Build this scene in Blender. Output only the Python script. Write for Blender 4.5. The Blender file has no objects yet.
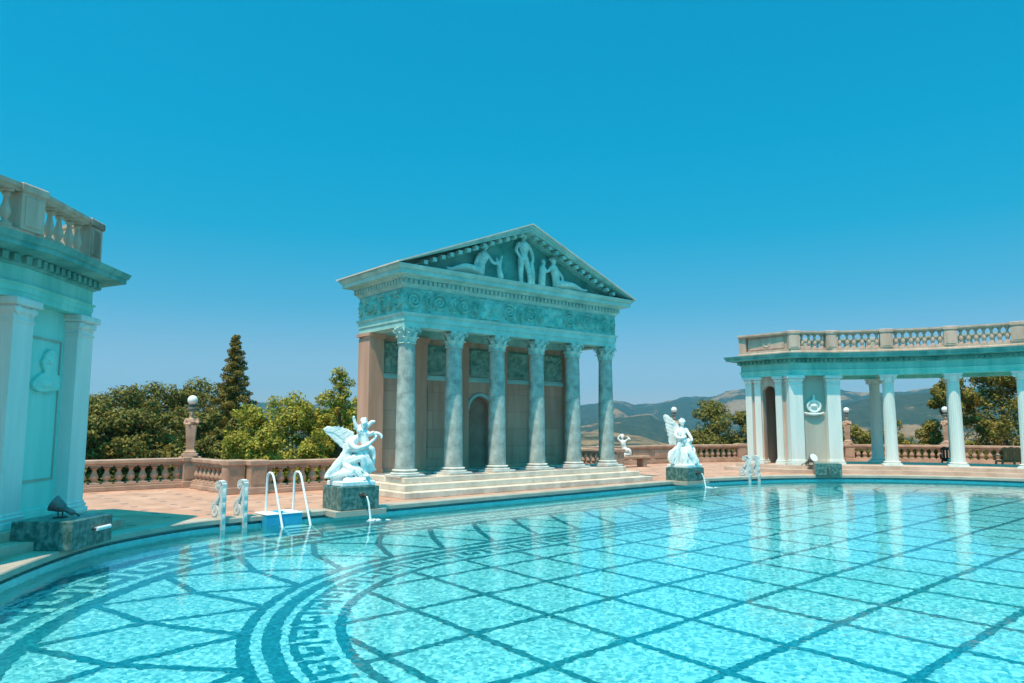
import bpy, bmesh, math, random
import numpy as np
from mathutils import Vector, Matrix, geometry

random.seed(7); RNG = np.random.default_rng(11)
S = bpy.context.scene
C = S.collection
PI = math.pi; R_ = math.radians

# ------------------------------------------------------------ camera, sky, sun, exposure
cam = bpy.data.objects.new('camera', bpy.data.cameras.new('camera')); C.objects.link(cam)
cam.data.sensor_width = 36; cam.data.lens = 736 / 1024 * 36
cam.location = (0, 0, 2.0); cam.rotation_euler = (R_(96.477), 0, 0)
cam.data.clip_end = 30000; cam.data.clip_start = 0.05
S.camera = cam
SUN_EL, SUN_AZ = R_(69), (-0.47, -0.883)
L_ = math.hypot(*SUN_AZ)
sun_dir = Vector((SUN_AZ[0] / L_ * math.cos(SUN_EL), SUN_AZ[1] / L_ * math.cos(SUN_EL), math.sin(SUN_EL)))
sl = bpy.data.lights.new('sun', 'SUN'); sl.energy = 5.0; sl.angle = R_(0.53); sl.color = (1.0, 0.72, 0.53)
sl.cycles.is_caustics_light = True
so = bpy.data.objects.new('sun', sl); C.objects.link(so)
so.rotation_euler = (-sun_dir).to_track_quat('-Z', 'Y').to_euler()
W = bpy.data.worlds.new('World'); S.world = W; W.use_nodes = True
wn = W.node_tree; wl = wn.links
sky = wn.nodes.new('ShaderNodeTexSky'); sky.sky_type = 'NISHITA'; sky.sun_disc = False
sky.sun_elevation = SUN_EL; sky.sun_rotation = math.atan2(SUN_AZ[0], SUN_AZ[1])
sky.altitude = 500; sky.dust_density = 0.6; sky.ozone_density = 2.0
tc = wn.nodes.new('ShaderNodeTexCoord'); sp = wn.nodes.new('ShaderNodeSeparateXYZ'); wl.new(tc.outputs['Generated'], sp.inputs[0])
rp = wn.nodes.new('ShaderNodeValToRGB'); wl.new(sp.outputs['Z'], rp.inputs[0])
SKY_TINT = [(0.0, (.86, .72, .84, 1)), (0.0986, (.57, .75, .83, 1)), (0.155, (.29, .81, .87, 1)), (0.25, (.05, .98, 1.01, 1)), (0.36, (.0, 1.17, 1.19, 1)), (0.516, (.0, 1.33, 1.34, 1)), (0.62, (.0, 4.6, 3.6, 1)), (0.80, (.0, 4.6, 3.6, 1)), (1.0, (.0, 2.2, 1.8, 1))]  # ramp jumps to bright teal above the view, added to colour the shade
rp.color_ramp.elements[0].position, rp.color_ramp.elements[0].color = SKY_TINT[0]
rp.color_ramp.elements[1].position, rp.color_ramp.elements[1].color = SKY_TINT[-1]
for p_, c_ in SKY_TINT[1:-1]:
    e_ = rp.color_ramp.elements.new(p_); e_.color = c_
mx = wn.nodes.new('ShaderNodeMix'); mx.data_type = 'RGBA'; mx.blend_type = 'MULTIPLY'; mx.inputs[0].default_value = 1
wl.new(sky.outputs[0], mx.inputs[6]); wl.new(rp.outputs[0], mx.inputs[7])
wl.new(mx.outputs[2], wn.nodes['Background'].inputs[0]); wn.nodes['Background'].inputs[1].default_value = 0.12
S.view_settings.view_transform = 'Standard'; S.view_settings.look = 'None'
S.view_settings.exposure = 0.2; S.view_settings.gamma = 1.0
S.render.engine = 'CYCLES'; S.cycles.use_denoising = True
S.cycles.max_bounces = 8; S.cycles.transparent_max_bounces = 16; S.cycles.sample_clamp_indirect = 6.0

# ------------------------------------------------------------ frame of the pool and temple: u along the temple front, v away from the pool
TH = 0.70375; X0, Y0 = -3.173, 21.465
CT, ST = math.cos(TH), math.sin(TH)
def XY(u, v): return (X0 + u * CT - v * ST, Y0 + u * ST + v * CT)
def UV(x, y): return ((x - X0) * CT + (y - Y0) * ST, -(x - X0) * ST + (y - Y0) * CT)

# ------------------------------------------------------------ materials
def mat(name, col, col2=None, rough=.7, scale=2.0, bump=0.0, bscale=30, streak=False, island=False, coord='Object', detail=6, lo=.35, hi=.65, spec=.3):
    m = bpy.data.materials.new(name); m.use_nodes = True; t = m.node_tree; N = t.nodes; b = N['Principled BSDF']
    b.inputs['Roughness'].default_value = rough; b.inputs['Specular IOR Level'].default_value = spec
    c4 = lambda c: (c[0], c[1], c[2], 1)
    b.inputs['Base Color'].default_value = c4(col)
    co = N.new('ShaderNodeTexCoord')
    src = co.outputs[coord]
    if col2 is not None:
        if island:
            g = N.new('ShaderNodeNewGeometry'); f = g.outputs['Random Per Island']
        else:
            no = N.new('ShaderNodeTexNoise'); no.inputs['Scale'].default_value = scale; no.inputs['Detail'].default_value = detail; no.inputs['Roughness'].default_value = .62
            if streak:
                mp = N.new('ShaderNodeMapping'); mp.inputs['Scale'].default_value = (1.6, 1.6, .22)
                t.links.new(src, mp.inputs[0]); t.links.new(mp.outputs[0], no.inputs['Vector'])
            else: t.links.new(src, no.inputs['Vector'])
            f = no.outputs['Fac']
        r = N.new('ShaderNodeValToRGB'); r.color_ramp.elements[0].position = lo; r.color_ramp.elements[1].position = hi
        r.color_ramp.elements[0].color = c4(col); r.color_ramp.elements[1].color = c4(col2)
        t.links.new(f, r.inputs[0]); t.links.new(r.outputs[0], b.inputs['Base Color'])
    if bump:
        n2 = N.new('ShaderNodeTexNoise'); n2.inputs['Scale'].default_value = bscale; n2.inputs['Detail'].default_value = 5
        t.links.new(src, n2.inputs['Vector'])
        bp = N.new('ShaderNodeBump'); bp.inputs['Strength'].default_value = bump; bp.inputs['Distance'].default_value = .03
        t.links.new(n2.outputs['Fac'], bp.inputs['Height']); t.links.new(bp.outputs[0], b.inputs['Normal'])
    return m

def blocks(m, bw, bh, mortar, dark, axis='XZ'):
    """adds masonry joints to a material: darker joint lines and a slight tone per block"""
    t = m.node_tree; N = t.nodes; b = N['Principled BSDF']
    co = N.new('ShaderNodeTexCoord'); sp_ = N.new('ShaderNodeSeparateXYZ'); cb = N.new('ShaderNodeCombineXYZ')
    t.links.new(co.outputs['Object'], sp_.inputs[0])
    t.links.new(sp_.outputs[axis[0]], cb.inputs[0]); t.links.new(sp_.outputs[axis[1]], cb.inputs[1])
    br = N.new('ShaderNodeTexBrick'); br.inputs['Scale'].default_value = 1
    br.inputs['Brick Width'].default_value = bw; br.inputs['Row Height'].default_value = bh; br.inputs['Mortar Size'].default_value = mortar
    br.inputs['Color1'].default_value = (1, 1, 1, 1); br.inputs['Color2'].default_value = (.8, .8, .8, 1); br.inputs['Mortar'].default_value = (dark, dark, dark, 1)
    t.links.new(cb.outputs[0], br.inputs['Vector'])
    mm = N.new('ShaderNodeMix'); mm.data_type = 'RGBA'; mm.blend_type = 'MULTIPLY'; mm.inputs[0].default_value = 1
    old = b.inputs['Base Color'].links[0].from_socket if b.inputs['Base Color'].links else None
    if old: t.links.new(old, mm.inputs[6])
    else: mm.inputs[6].default_value = b.inputs['Base Color'].default_value
    t.links.new(br.outputs['Color'], mm.inputs[7]); t.links.new(mm.outputs[2], b.inputs['Base Color'])
    return m

def carved(m, scale, strength, dist=.05):
    """deep carved ornament as bump"""
    t = m.node_tree; N = t.nodes; b = N['Principled BSDF']
    co = N.new('ShaderNodeTexCoord'); vo = N.new('ShaderNodeTexVoronoi'); vo.inputs['Scale'].default_value = scale
    no = N.new('ShaderNodeTexNoise'); no.inputs['Scale'].default_value = scale * .8; no.inputs['Detail'].default_value = 3
    mx_ = N.new('ShaderNodeMix'); mx_.data_type = 'RGBA'; mx_.inputs[0].default_value = .25
    t.links.new(co.outputs['Object'], mx_.inputs[6]); t.links.new(no.outputs['Color'], mx_.inputs[7])
    t.links.new(co.outputs['Object'], no.inputs['Vector']); t.links.new(mx_.outputs[2], vo.inputs['Vector'])
    bp = N.new('ShaderNodeBump'); bp.inputs['Strength'].default_value = strength; bp.inputs['Distance'].default_value = dist
    t.links.new(vo.outputs['Distance'], bp.inputs['Height']); t.links.new(bp.outputs[0], b.inputs['Normal'])
    return m

M = {}
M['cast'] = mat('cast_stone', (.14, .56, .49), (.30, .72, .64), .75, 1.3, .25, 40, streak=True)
M['column'] = mat('column_stone', (.56, .64, .60), (.78, .77, .73), .7, 1.5, .25, 40, streak=True, lo=.3, hi=.68)
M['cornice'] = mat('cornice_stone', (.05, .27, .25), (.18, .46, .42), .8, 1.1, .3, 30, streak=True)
M['parapet'] = mat('parapet_stone', (.44, .28, .21), (.66, .46, .37), .8, 2.2, .3, 40, streak=True, lo=.3, hi=.7)
M['panelwall'] = mat('panel_wall_stone', (.36, .34, .28), (.48, .46, .39), .8, .9, .3, 30, streak=True)
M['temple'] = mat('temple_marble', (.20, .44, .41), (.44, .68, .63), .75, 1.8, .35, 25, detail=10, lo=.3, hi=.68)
M['granite'] = mat('granite_shaft', (.22, .27, .25), (.48, .54, .50), .6, 3.0, .25, 50, detail=10)
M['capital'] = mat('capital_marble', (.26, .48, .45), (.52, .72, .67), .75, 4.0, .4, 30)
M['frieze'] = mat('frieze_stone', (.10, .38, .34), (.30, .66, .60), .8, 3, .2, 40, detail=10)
M['relief'] = mat('relief_stone', (.12, .27, .22), (.26, .42, .35), .8, 3.0, .2, 40, detail=10)
M['wallstone'] = blocks(mat('temple_wall_stone', (.54, .30, .21), (.74, .45, .33), .85, 1.4, .3, 20, streak=True), 1.3, .62, .012, .72)
M['pilaster'] = mat('brown_pilaster_stone', (.46, .25, .17), (.62, .36, .26), .8, 1.2, .3, 30, streak=True)
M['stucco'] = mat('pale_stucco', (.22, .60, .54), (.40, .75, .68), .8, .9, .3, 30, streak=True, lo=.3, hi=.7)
M['base'] = mat('base_marble', (.50, .50, .46), (.68, .68, .63), .7, 3.0, .3, 30)
M['niche'] = mat('niche_stone', (.30, .19, .14), (.40, .27, .20), .85, 2.0, .2, 20)
M['step'] = mat('step_marble', (.56, .46, .37), (.76, .66, .55), .75, 2.2, .3, 20)
M['bal'] = mat('baluster_stone', (.36, .215, .15), (.54, .345, .255), .85, 2.5, .3, 40)
M['rail'] = mat('rail_stone', (.36, .22, .155), (.54, .345, .255), .85, 1.8, .3, 30)
M['terrace'] = mat('terrace_stone', (.48, .34, .26), (.64, .47, .38), .8, 1.5, .25, 20)
M['coping'] = mat('coping_stone', (.36, .33, .28), (.48, .43, .36), .7, 1.5, .2, 30)
M['marble'] = mat('white_marble', (.52, .64, .66), (.82, .84, .83), .6, 5.0, .3, 25, detail=12, lo=.34, hi=.52)
M['green'] = mat('green_marble', (.03, .11, .10), (.18, .30, .28), .35, 9.0, .1, 30, detail=12, lo=.42, hi=.68)
M['metal'] = mat('white_metal', (.82, .82, .82), None, .3)
M['blue'] = mat('blue_plastic', (.03, .34, .54), (.04, .40, .62), .45, 4)
M['whiteplastic'] = mat('white_plastic', (.80, .82, .82), None, .45)
M['bronze'] = mat('dark_bronze', (.03, .035, .035), (.08, .08, .07), .5, 6)
M['lampmetal'] = mat('lamp_metal', (.10, .11, .11), (.2, .2, .19), .5, 6)
M['globe'] = mat('milk_glass', (.82, .80, .78), None, .25, spec=.5)
M['wood'] = mat('brown_wood', (.46, .14, .06), (.62, .22, .10), .55, 5, streak=True)
M['darkwood'] = mat('dark_wood', (.03, .022, .02), (.06, .04, .035), .5, 5)
M['bark'] = mat('bark', (.09, .065, .045), (.16, .12, .09), .9, 6, .5, 30)
M['lens'] = mat('lamp_glass', (.75, .75, .72), None, .15, spec=.6)
def leafmat(name, a, b):
    m = mat(name, a, b, .65, island=True, lo=0, hi=1, spec=.25); t = m.node_tree; N = t.nodes; b_ = N['Principled BSDF']
    tr = N.new('ShaderNodeBsdfTranslucent'); ms = N.new('ShaderNodeMixShader'); ms.inputs[0].default_value = .3
    t.links.new(b_.inputs['Base Color'].links[0].from_socket, tr.inputs['Color']); t.links.new(b_.outputs[0], ms.inputs[1]); t.links.new(tr.outputs[0], ms.inputs[2])
    t.links.new(ms.outputs[0], N['Material Output'].inputs['Surface']); return m
M['leaf_oak'] = leafmat('oak_leaf', (.085, .078, .017), (.33, .285, .062))
M['leaf_light'] = leafmat('light_leaf', (.20, .18, .020), (.58, .52, .085))
M['leaf_conifer'] = leafmat('conifer_leaf', (.12, .088, .016), (.36, .26, .050))
M['leaf_sparse'] = leafmat('sparse_leaf', (.13, .105, .018), (.36, .285, .06))

# ------------------------------------------------------------ mesh building
class MB:
    def __init__(s): s.v = []; s.f = []; s.sm = []; s.mi = []
    def add(s, vs, fs, smooth=False, mi=0):
        o = len(s.v); s.v += [tuple(p) for p in vs]
        for f in fs: s.f.append([i + o for i in f]); s.sm.append(smooth); s.mi.append(mi)
    def box(s, x0, x1, y0, y1, z0, z1, mtx=None, mi=0):
        vs = [(x, y, z) for z in (z0, z1) for y in (y0, y1) for x in (x0, x1)]
        if mtx: vs = [mtx @ Vector(p) for p in vs]
        s.add(vs, [(0, 2, 3, 1), (4, 5, 7, 6), (0, 1, 5, 4), (2, 6, 7, 3), (0, 4, 6, 2), (1, 3, 7, 5)], mi=mi)
    def bevbox(s, x0, x1, y0, y1, z0, z1, b=.01, mtx=None):
        vs = []
        for z, i in ((z0, b), (z0 + b, 0), (z1 - b, 0), (z1, b)):
            vs += [(x0 + i, y0 + i, z), (x1 - i, y0 + i, z), (x1 - i, y1 - i, z), (x0 + i, y1 - i, z)]
        if mtx: vs = [mtx @ Vector(p) for p in vs]
        fs = [(3, 2, 1, 0), (12, 13, 14, 15)]
        for k in range(3):
            for j in range(4): a = k * 4 + j; c = k * 4 + (j + 1) % 4; fs.append((a, c, c + 4, a + 4))
        s.add(vs, fs)
    def lathe(s, prof, n=24, o=(0, 0, 0), flute=0, famp=0, mtx=None, sq=0):
        vs = []
        for r, z in prof:
            for k in range(n):
                a = 2 * PI * k / n; rr = r
                if flute: rr = r * (1 - famp * abs(math.sin(a * flute / 2)) ** .6 * (1 if r else 0))
                p = Vector((o[0] + rr * math.cos(a), o[1] + rr * math.sin(a), o[2] + z)); vs.append(mtx @ p if mtx else p)
        fs = []
        for j in range(len(prof) - 1):
            for k in range(n):
                a = j * n + k; b = j * n + (k + 1) % n; fs.append((a, b, b + n, a + n))
        s.add(vs, fs, True)
        m = (len(prof) - 1) * n
        s.add([vs[i] for i in range(n)][::-1], [list(range(n))]); s.add([vs[m + i] for i in range(n)], [list(range(n))])
    def tube(s, pts, r, n=8, smooth=True):
        pts = [Vector(p) for p in pts]; rr = r if isinstance(r, (list, tuple)) else [r] * len(pts); vs = []
        up = None
        for i, p in enumerate(pts):
            t = (pts[min(i + 1, len(pts) - 1)] - pts[max(i - 1, 0)]).normalized()
            if up is None: up = Vector((0, 0, 1)) if abs(t.z) < .9 else Vector((1, 0, 0))
            x = t.cross(up).normalized(); y = x.cross(t).normalized(); up = y
            for k in range(n):
                a = 2 * PI * k / n; vs.append(p + (x * math.cos(a) + y * math.sin(a)) * rr[i])
        fs = []
        for j in range(len(pts) - 1):
            for k in range(n):
                a = j * n + k; b = j * n + (k + 1) % n; fs.append((a, b, b + n, a + n))
        fs.append(list(range(n))[::-1]); fs.append([(len(pts) - 1) * n + k for k in range(n)])
        s.add(vs, fs, smooth)
    def poly(s, loops, z, mi=0):
        pts = [[Vector((p[0], p[1], 0)) for p in l] for l in loops]; flat = [p for l in pts for p in l]
        tri = geometry.tessellate_polygon(pts); vs = [(p.x, p.y, z) for p in flat]; fs = []
        for t in tri:
            a, b, c = (flat[i] for i in t)
            fs.append(t if (b - a).cross(c - a).z > 0 else (t[0], t[2], t[1]))
        s.add(vs, fs, mi=mi)
    def prism(s, loop, z0, z1, bottom=True):
        l = ccw(loop); n = len(l)
        s.poly([l], z1)
        if bottom:
            k = len(s.f); s.poly([l], z0)
            for i in range(k, len(s.f)): s.f[i] = s.f[i][::-1]
        s.add([(p[0], p[1], z0) for p in l] + [(p[0], p[1], z1) for p in l], [(i, (i + 1) % n, n + (i + 1) % n, n + i) for i in range(n)])
    def sweep(s, path, prof, closed=True, cprof=True, smooth=False, mi=0):
        """profile (offset to the right of travel, z) carried along a plan path"""
        n = len(path); m = len(prof); vs = []
        for i in range(n):
            for o, z in prof:
                d = miter(path, i, closed); vs.append((path[i][0] + d[0] * o, path[i][1] + d[1] * o, z))
        fs = []
        for i in range(n if closed else n - 1):
            j = (i + 1) % n
            for k in range(m if cprof else m - 1):
                q = (k + 1) % m; fs.append((i * m + k, j * m + k, j * m + q, i * m + q))
        if cprof and not closed: fs.append(list(range(m))); fs.append([(n - 1) * m + k for k in range(m)][::-1])
        s.add(vs, fs, smooth, mi)
    def extrude(s, loop2d, fn, depth0, depth1):
        """flat outline (a,b) -> 3-D by fn(a,b,depth), solid between two depths"""
        l = ccw(loop2d); n = len(l)
        tri = geometry.tessellate_polygon([[Vector((p[0], p[1], 0)) for p in l]])
        vs = [fn(a, b, depth0) for a, b in l] + [fn(a, b, depth1) for a, b in l]
        fs = [(i, (i + 1) % n, n + (i + 1) % n, n + i) for i in range(n)]
        for t in tri: fs.append(tuple(t)); fs.append(tuple(n + i for i in t[::-1]))
        s.add(vs, fs)
    def build(s, name, material, parent=None, fix=True):
        me = bpy.data.meshes.new(name); me.from_pydata(s.v, [], s.f)
        me.polygons.foreach_set('use_smooth', s.sm)
        for mm in (material if isinstance(material, list) else [material]): me.materials.append(mm)
        me.polygons.foreach_set('material_index', s.mi)
        if fix and len(s.f) < 60000:
            bm = bmesh.new(); bm.from_mesh(me); bmesh.ops.remove_doubles(bm, verts=bm.verts, dist=1e-5)
            bmesh.ops.recalc_face_normals(bm, faces=bm.faces); bm.to_mesh(me); bm.free()
        if any(s.sm): me.set_sharp_from_angle(angle=R_(45))
        o = bpy.data.objects.new(name, me); C.objects.link(o)
        if parent: o.parent = parent
        return o
def area(l): return sum(l[i][0] * l[(i + 1) % len(l)][1] - l[(i + 1) % len(l)][0] * l[i][1] for i in range(len(l))) / 2
def ccw(l): return list(l) if area(l) > 0 else list(l)[::-1]
def miter(p, i, closed):
    n = len(p)
    def nr(a, b):
        d = Vector((b[0] - a[0], b[1] - a[1])).normalized(); return Vector((d.y, -d.x))
    if closed: a, b = nr(p[i - 1], p[i]), nr(p[i], p[(i + 1) % n])
    else:
        a = nr(p[i - 1], p[i]) if i > 0 else nr(p[0], p[1]); b = nr(p[i], p[i + 1]) if i < n - 1 else a
    m = (a + b); d = 1 + a.dot(b)
    return (m.x / max(d, .3), m.y / max(d, .3))
def offset(l, o): return [(l[i][0] + miter(l, i, True)[0] * o, l[i][1] + miter(l, i, True)[1] * o) for i in range(len(l))]
def along(path, step, closed=True, inset=0):
    """points and headings at even spacing on each straight piece of a path"""
    out = []
    for i in range(len(path) if closed else len(path) - 1):
        a = Vector(path[i]); b = Vector(path[(i + 1) % len(path)]); L = (b - a).length; n = max(1, round((L - 2 * inset) / step))
        for k in range(n):
            p = a.lerp(b, (inset + (k + .5) * (L - 2 * inset) / n) / L); out.append((p.x, p.y, math.atan2(b.y - a.y, b.x - a.x)))
    return out
def tag(o, label, cat, group=None):
    o['label'] = label; o['category'] = cat
    if group: o['group'] = group
    return o
def thing(name, label, cat, x, y, z=0, rz=0, group=None):
    o = bpy.data.objects.new(name, None); C.objects.link(o); o.location = (x, y, z); o.rotation_euler = (0, 0, rz); o.empty_display_size = .3
    return tag(o, label, cat, group)
def thing_uv(name, label, cat, u, v, z=0, group=None):
    x, y = XY(u, v); return thing(name, label, cat, x, y, z, TH, group)
def struct(o, kind='structure'): o['kind'] = kind; return o
def inst(proto, parent, loc, rz=0, sc=1.0):
    c = proto.copy(); C.objects.link(c); c.parent = parent; c.location = loc; c.rotation_euler = (0, 0, rz); c.scale = (sc,) * 3; return c
def dup(root, loc, rz, label, sc=1.0):
    r = root.copy(); C.objects.link(r); r.location = loc; r.rotation_euler = (0, 0, rz); r.scale = (sc,) * 3; r['label'] = label
    for ch in list(root.children):
        c = ch.copy(); C.objects.link(c); c.parent = r
        for g in list(ch.children):
            d = g.copy(); C.objects.link(d); d.parent = c
    return r
def T(x, y, z=0, rz=0): return Matrix.Translation((x, y, z)) @ Matrix.Rotation(rz, 4, 'Z')

# sculpture: limbs and masses grown as chains of balls, fused into one skin
ICO = {}
def ico(n):
    if n not in ICO:
        b = bmesh.new(); bmesh.ops.create_icosphere(b, subdivisions=n, radius=1); b.verts.ensure_lookup_table()
        ICO[n] = ([v.co.copy() for v in b.verts], [[v.index for v in f.verts] for f in b.faces]); b.free()
    return ICO[n]
def sculpt(name, chains, blobs, material, parent=None, voxel=.015, plates=(), smooth=2, fat=1.0):
    mb = MB(); iv, iff = ico(1)
    def ball(p, r, sc=(1, 1, 1)): mb.add([(p[0] + q.x * r * sc[0], p[1] + q.y * r * sc[1], p[2] + q.z * r * sc[2]) for q in iv], iff)
    for ch in chains:
        pts = []
        for a, b, c, d in zip([ch[0]] + list(ch[:-2]), ch[:-1], ch[1:], list(ch[2:]) + [ch[-1]]):
            L = math.dist(b[:3], c[:3]); n = max(2, int(L / (min(b[3], c[3]) * .4)))
            for k in range(n):
                t = k / n; q = []
                for i in range(4):
                    q.append(.5 * ((2 * b[i]) + (-a[i] + c[i]) * t + (2 * a[i] - 5 * b[i] + 4 * c[i] - d[i]) * t * t + (-a[i] + 3 * b[i] - 3 * c[i] + d[i]) * t ** 3))
                pts.append(q)
        pts.append(ch[-1])
        for q in pts: ball(q[:3], q[3] * fat)
    for p, r, sc in blobs: ball(p, r, sc)
    for loop, y0, y1 in plates: mb.extrude(loop, lambda a, b, d: (a, d(a, b) if callable(d) else d, b), y0, y1)
    tmp = mb.build(name + '_raw', material, fix=True)
    md = tmp.modifiers.new('r', 'REMESH'); md.mode = 'VOXEL'; md.voxel_size = voxel
    if smooth: sm = tmp.modifiers.new('s', 'SMOOTH'); sm.iterations = smooth; sm.factor = .5
    dg = bpy.context.evaluated_depsgraph_get(); me = bpy.data.meshes.new_from_object(tmp.evaluated_get(dg))
    me.polygons.foreach_set('use_smooth', [True] * len(me.polygons)); me.name = name
    me.materials.clear(); me.materials.append(material)
    bpy.data.objects.remove(tmp)
    o = bpy.data.objects.new(name, me); C.objects.link(o)
    if parent: o.parent = parent
    return o
def head(p, r, yaw=0, tilt=0):
    """balls of a head with brow, nose, chin, ears facing -y (turned by yaw)"""
    c, s = math.cos(yaw), math.sin(yaw)
    def w(x, y, z): return (p[0] + (x * c - y * s) * r, p[1] + (x * s + y * c) * r, p[2] + z * r)
    return [(p, r, (.82, .95, 1.0)), (w(0, -.35, -.45), r * .62, (.9, .9, .95)), (w(0, -.95, -.08), r * .17, (.8, 1, 1.5)),
            (w(0, -.8, -.75), r * .22, (1, 1, 1)), (w(0, -.86, -.45), r * .16, (1.5, .8, .5)), (w(.3, -.8, .2), r * .2, (1.3, .7, .5)), (w(-.3, -.8, .2), r * .2, (1.3, .7, .5)),
            (w(.82, 0, -.1), r * .2, (.5, 1, 1.5)), (w(-.82, 0, -.1), r * .2, (.5, 1, 1.5))]
def folds(a, b, n, spread, r, seed):
    # thin wavering ridges of cloth between two points
    g = random.Random(seed); out = []; ax, az = b[0] - a[0], b[2] - a[2]; L = math.hypot(ax, az); px_, pz_ = -az / L, ax / L
    for k in range(n):
        t0 = (k / (n - 1) - .5) * 2 * spread; ch = []
        for i in range(6):
            t_ = i / 5; w_ = t0 * (.5 + .7 * t_) + g.uniform(-.012, .012); ch.append((a[0] + ax * t_ + px_ * w_, a[1] + (b[1] - a[1]) * t_ - .05 * math.sin(t_ * PI) - .03 * (1 - (t0 / spread) ** 2), a[2] + az * t_ + pz_ * w_, r * g.uniform(.8, 1.3)))
        out.append(ch)
    return out
def hair(p, r, n=26, seed=1, back=.25):
    g = random.Random(seed); out = []
    for _ in range(n):
        a = g.uniform(0, 2 * PI); e = g.uniform(.1, 1.4); q = (math.cos(a) * math.cos(e), math.sin(a) * math.cos(e) + back, math.sin(e))
        out.append(((p[0] + q[0] * r * .88, p[1] + q[1] * r * .88, p[2] + q[2] * r * .92), r * g.uniform(.22, .34), (1, 1, 1)))
    return out

exec_order = None
# ============================================================ SETTING
# pool outline in (u,v), counter-clockwise
def spline(pts, n=6, closed=True):
    out = []; N = len(pts)
    for i in range(N if closed else N - 1):
        p = [pts[(i + k) % N] if closed else pts[min(max(i + k, 0), N - 1)] for k in (-1, 0, 1, 2)]
        for k in range(n):
            t = k / n
            out.append(tuple(.5 * (2 * p[1][j] + (p[2][j] - p[0][j]) * t + (2 * p[0][j] - 5 * p[1][j] + 4 * p[2][j] - p[3][j]) * t * t + (-p[0][j] + 3 * p[1][j] - 3 * p[2][j] + p[3][j]) * t ** 3) for j in range(2)))
    if not closed: out.append(pts[-1])
    return out
CV = -11.54
left_arc = [(-5.3, -2.12), (-6.25, -2.22), (-7.36, -2.75), (-8.38, -3.52), (-9.33, -4.8), (-10.15, -6.2), (-11.0, -7.9), (-11.65, -9.6), (-11.95, -11.5), (-11.75, -13.9), (-10.95, -16.1), (-9.55, -18.0), (-7.6, -19.5), (-5.2, -20.6)]
right_arc = [(11.9, -20.95)] + [(11.9 + 9.55 * math.cos(R_(a)), -11.4 + 9.55 * math.sin(R_(a))) for a in range(-80, 81, 10)] + [(12.0, -1.72)]
OUT = ccw(spline(left_arc, 6, False) + [(-1, -20.95), (4, -20.95), (9, -20.95)] + spline(right_arc, 4, False) + [(9, -1.72), (4.6, -1.85), (0, -1.98), (-3, -2.06)])
ZW = -.22; ZF = ZW - 1.3
root_loc = (X0, Y0, 0)
def place_uv(o): o.location = root_loc; o.rotation_euler = (0, 0, TH); return o

# deck sheet with the pool cut out
RB = [(2.3, 35.3), (4.6, 36.95), (8.75, 39.9), (12.6, 41.0), (18.5, 40.9), (22.9, 39.1), (28.5, 35.5), (34, 30)]
RBu = [UV(*p) for p in RB]
DECK = [(-24, -30), (36, -30)] + [(RBu[-1][0] + .3, RBu[-1][1])] + [(p[0] + .15, p[1] + .2) for p in RBu[::-1][1:]] + [(12.75, 3.35), (-3.55, 3.35), (-3.55, 7.2), (-24, 7.2)]
DECK = ccw(DECK)
mdeck = mat('deck_paving', (.42, .225, .152), (.62, .355, .25), .8, 1.1, .15, 25)
def deck_marks(m):
    t = m.node_tree; N = t.nodes; b = N['Principled BSDF']; co = N.new('ShaderNodeTexCoord'); sp_ = N.new('ShaderNodeSeparateXYZ'); t.links.new(co.outputs['Object'], sp_.inputs[0])
    def math_(op, a, b_=None):
        q = N.new('ShaderNodeMath'); q.operation = op
        for i, x in enumerate((a, b_)):
            if x is None: continue
            if isinstance(x, (int, float)): q.inputs[i].default_value = x
            else: t.links.new(x, q.inputs[i])
        return q.outputs[0]
    def cell(ax, per):
        f = math_('FRACT', math_('DIVIDE', math_('ADD', sp_.outputs[ax], 100.0), per)); return math_('MULTIPLY', math_('ABSOLUTE', math_('SUBTRACT', f, .5)), per)
    a, c = cell('X', .92), cell('Y', .92)
    sq = math_('LESS_THAN', math_('MAXIMUM', a, c), .085)
    jl = math_('GREATER_THAN', math_('MAXIMUM', cell('X', .46), cell('Y', .46)), .224)
    def mixc(f, old, col, k=1.0):
        x = N.new('ShaderNodeMix'); x.data_type = 'RGBA'; t.links.new(math_('MULTIPLY', f, k), x.inputs[0]); t.links.new(old, x.inputs[6]); x.inputs[7].default_value = col; return x.outputs[2]
    old = b.inputs['Base Color'].links[0].from_socket
    o1 = mixc(jl, old, (.42, .31, .24, 1), .6); o2 = mixc(sq, o1, (.19, .15, .14, 1)); t.links.new(o2, b.inputs['Base Color'])
deck_marks(mdeck)
hole = offset(OUT, .40)
mb = MB(); mb.poly([DECK, hole[::-1]], 0)
n = len(DECK); mb.add([(p[0], p[1], 0) for p in DECK] + [(p[0], p[1], -4) for p in DECK], [(i, n + i, n + (i + 1) % n, (i + 1) % n) for i in range(n)])
struct(place_uv(mb.build('deck', mdeck)))
# coping: slab with a shadowed gutter under its lip
mb = MB(); mb.sweep(OUT, [(0, -.10), (0, -.015), (.015, .004), (.41, .004), (.41, -.10)])
PED = [(-3.2, -2.52), (10.5, -2.22)]          # near corners of the two statue pedestals
for pu, pv in PED: mb.box(pu - .16, pu + 1.18, pv - .06, pv + .62, -.13, -.003)
struct(place_uv(mb.build('pool_coping', M['coping'])))
mgut = mat('pool_wall_tile', (.20, .62, .66), (.28, .72, .74), .3, 3.0)
blocks(mgut, .05, .05, .004, .8)
mb = MB(); mb.sweep(OUT, [(.19, -.10), (.19, ZW + .05), (.05, ZW + .05), (.05, ZF)], cprof=False)
ow = struct(place_uv(mb.build('pool_wall', mgut))); ow.cycles.is_caustics_receiver = True

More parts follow.
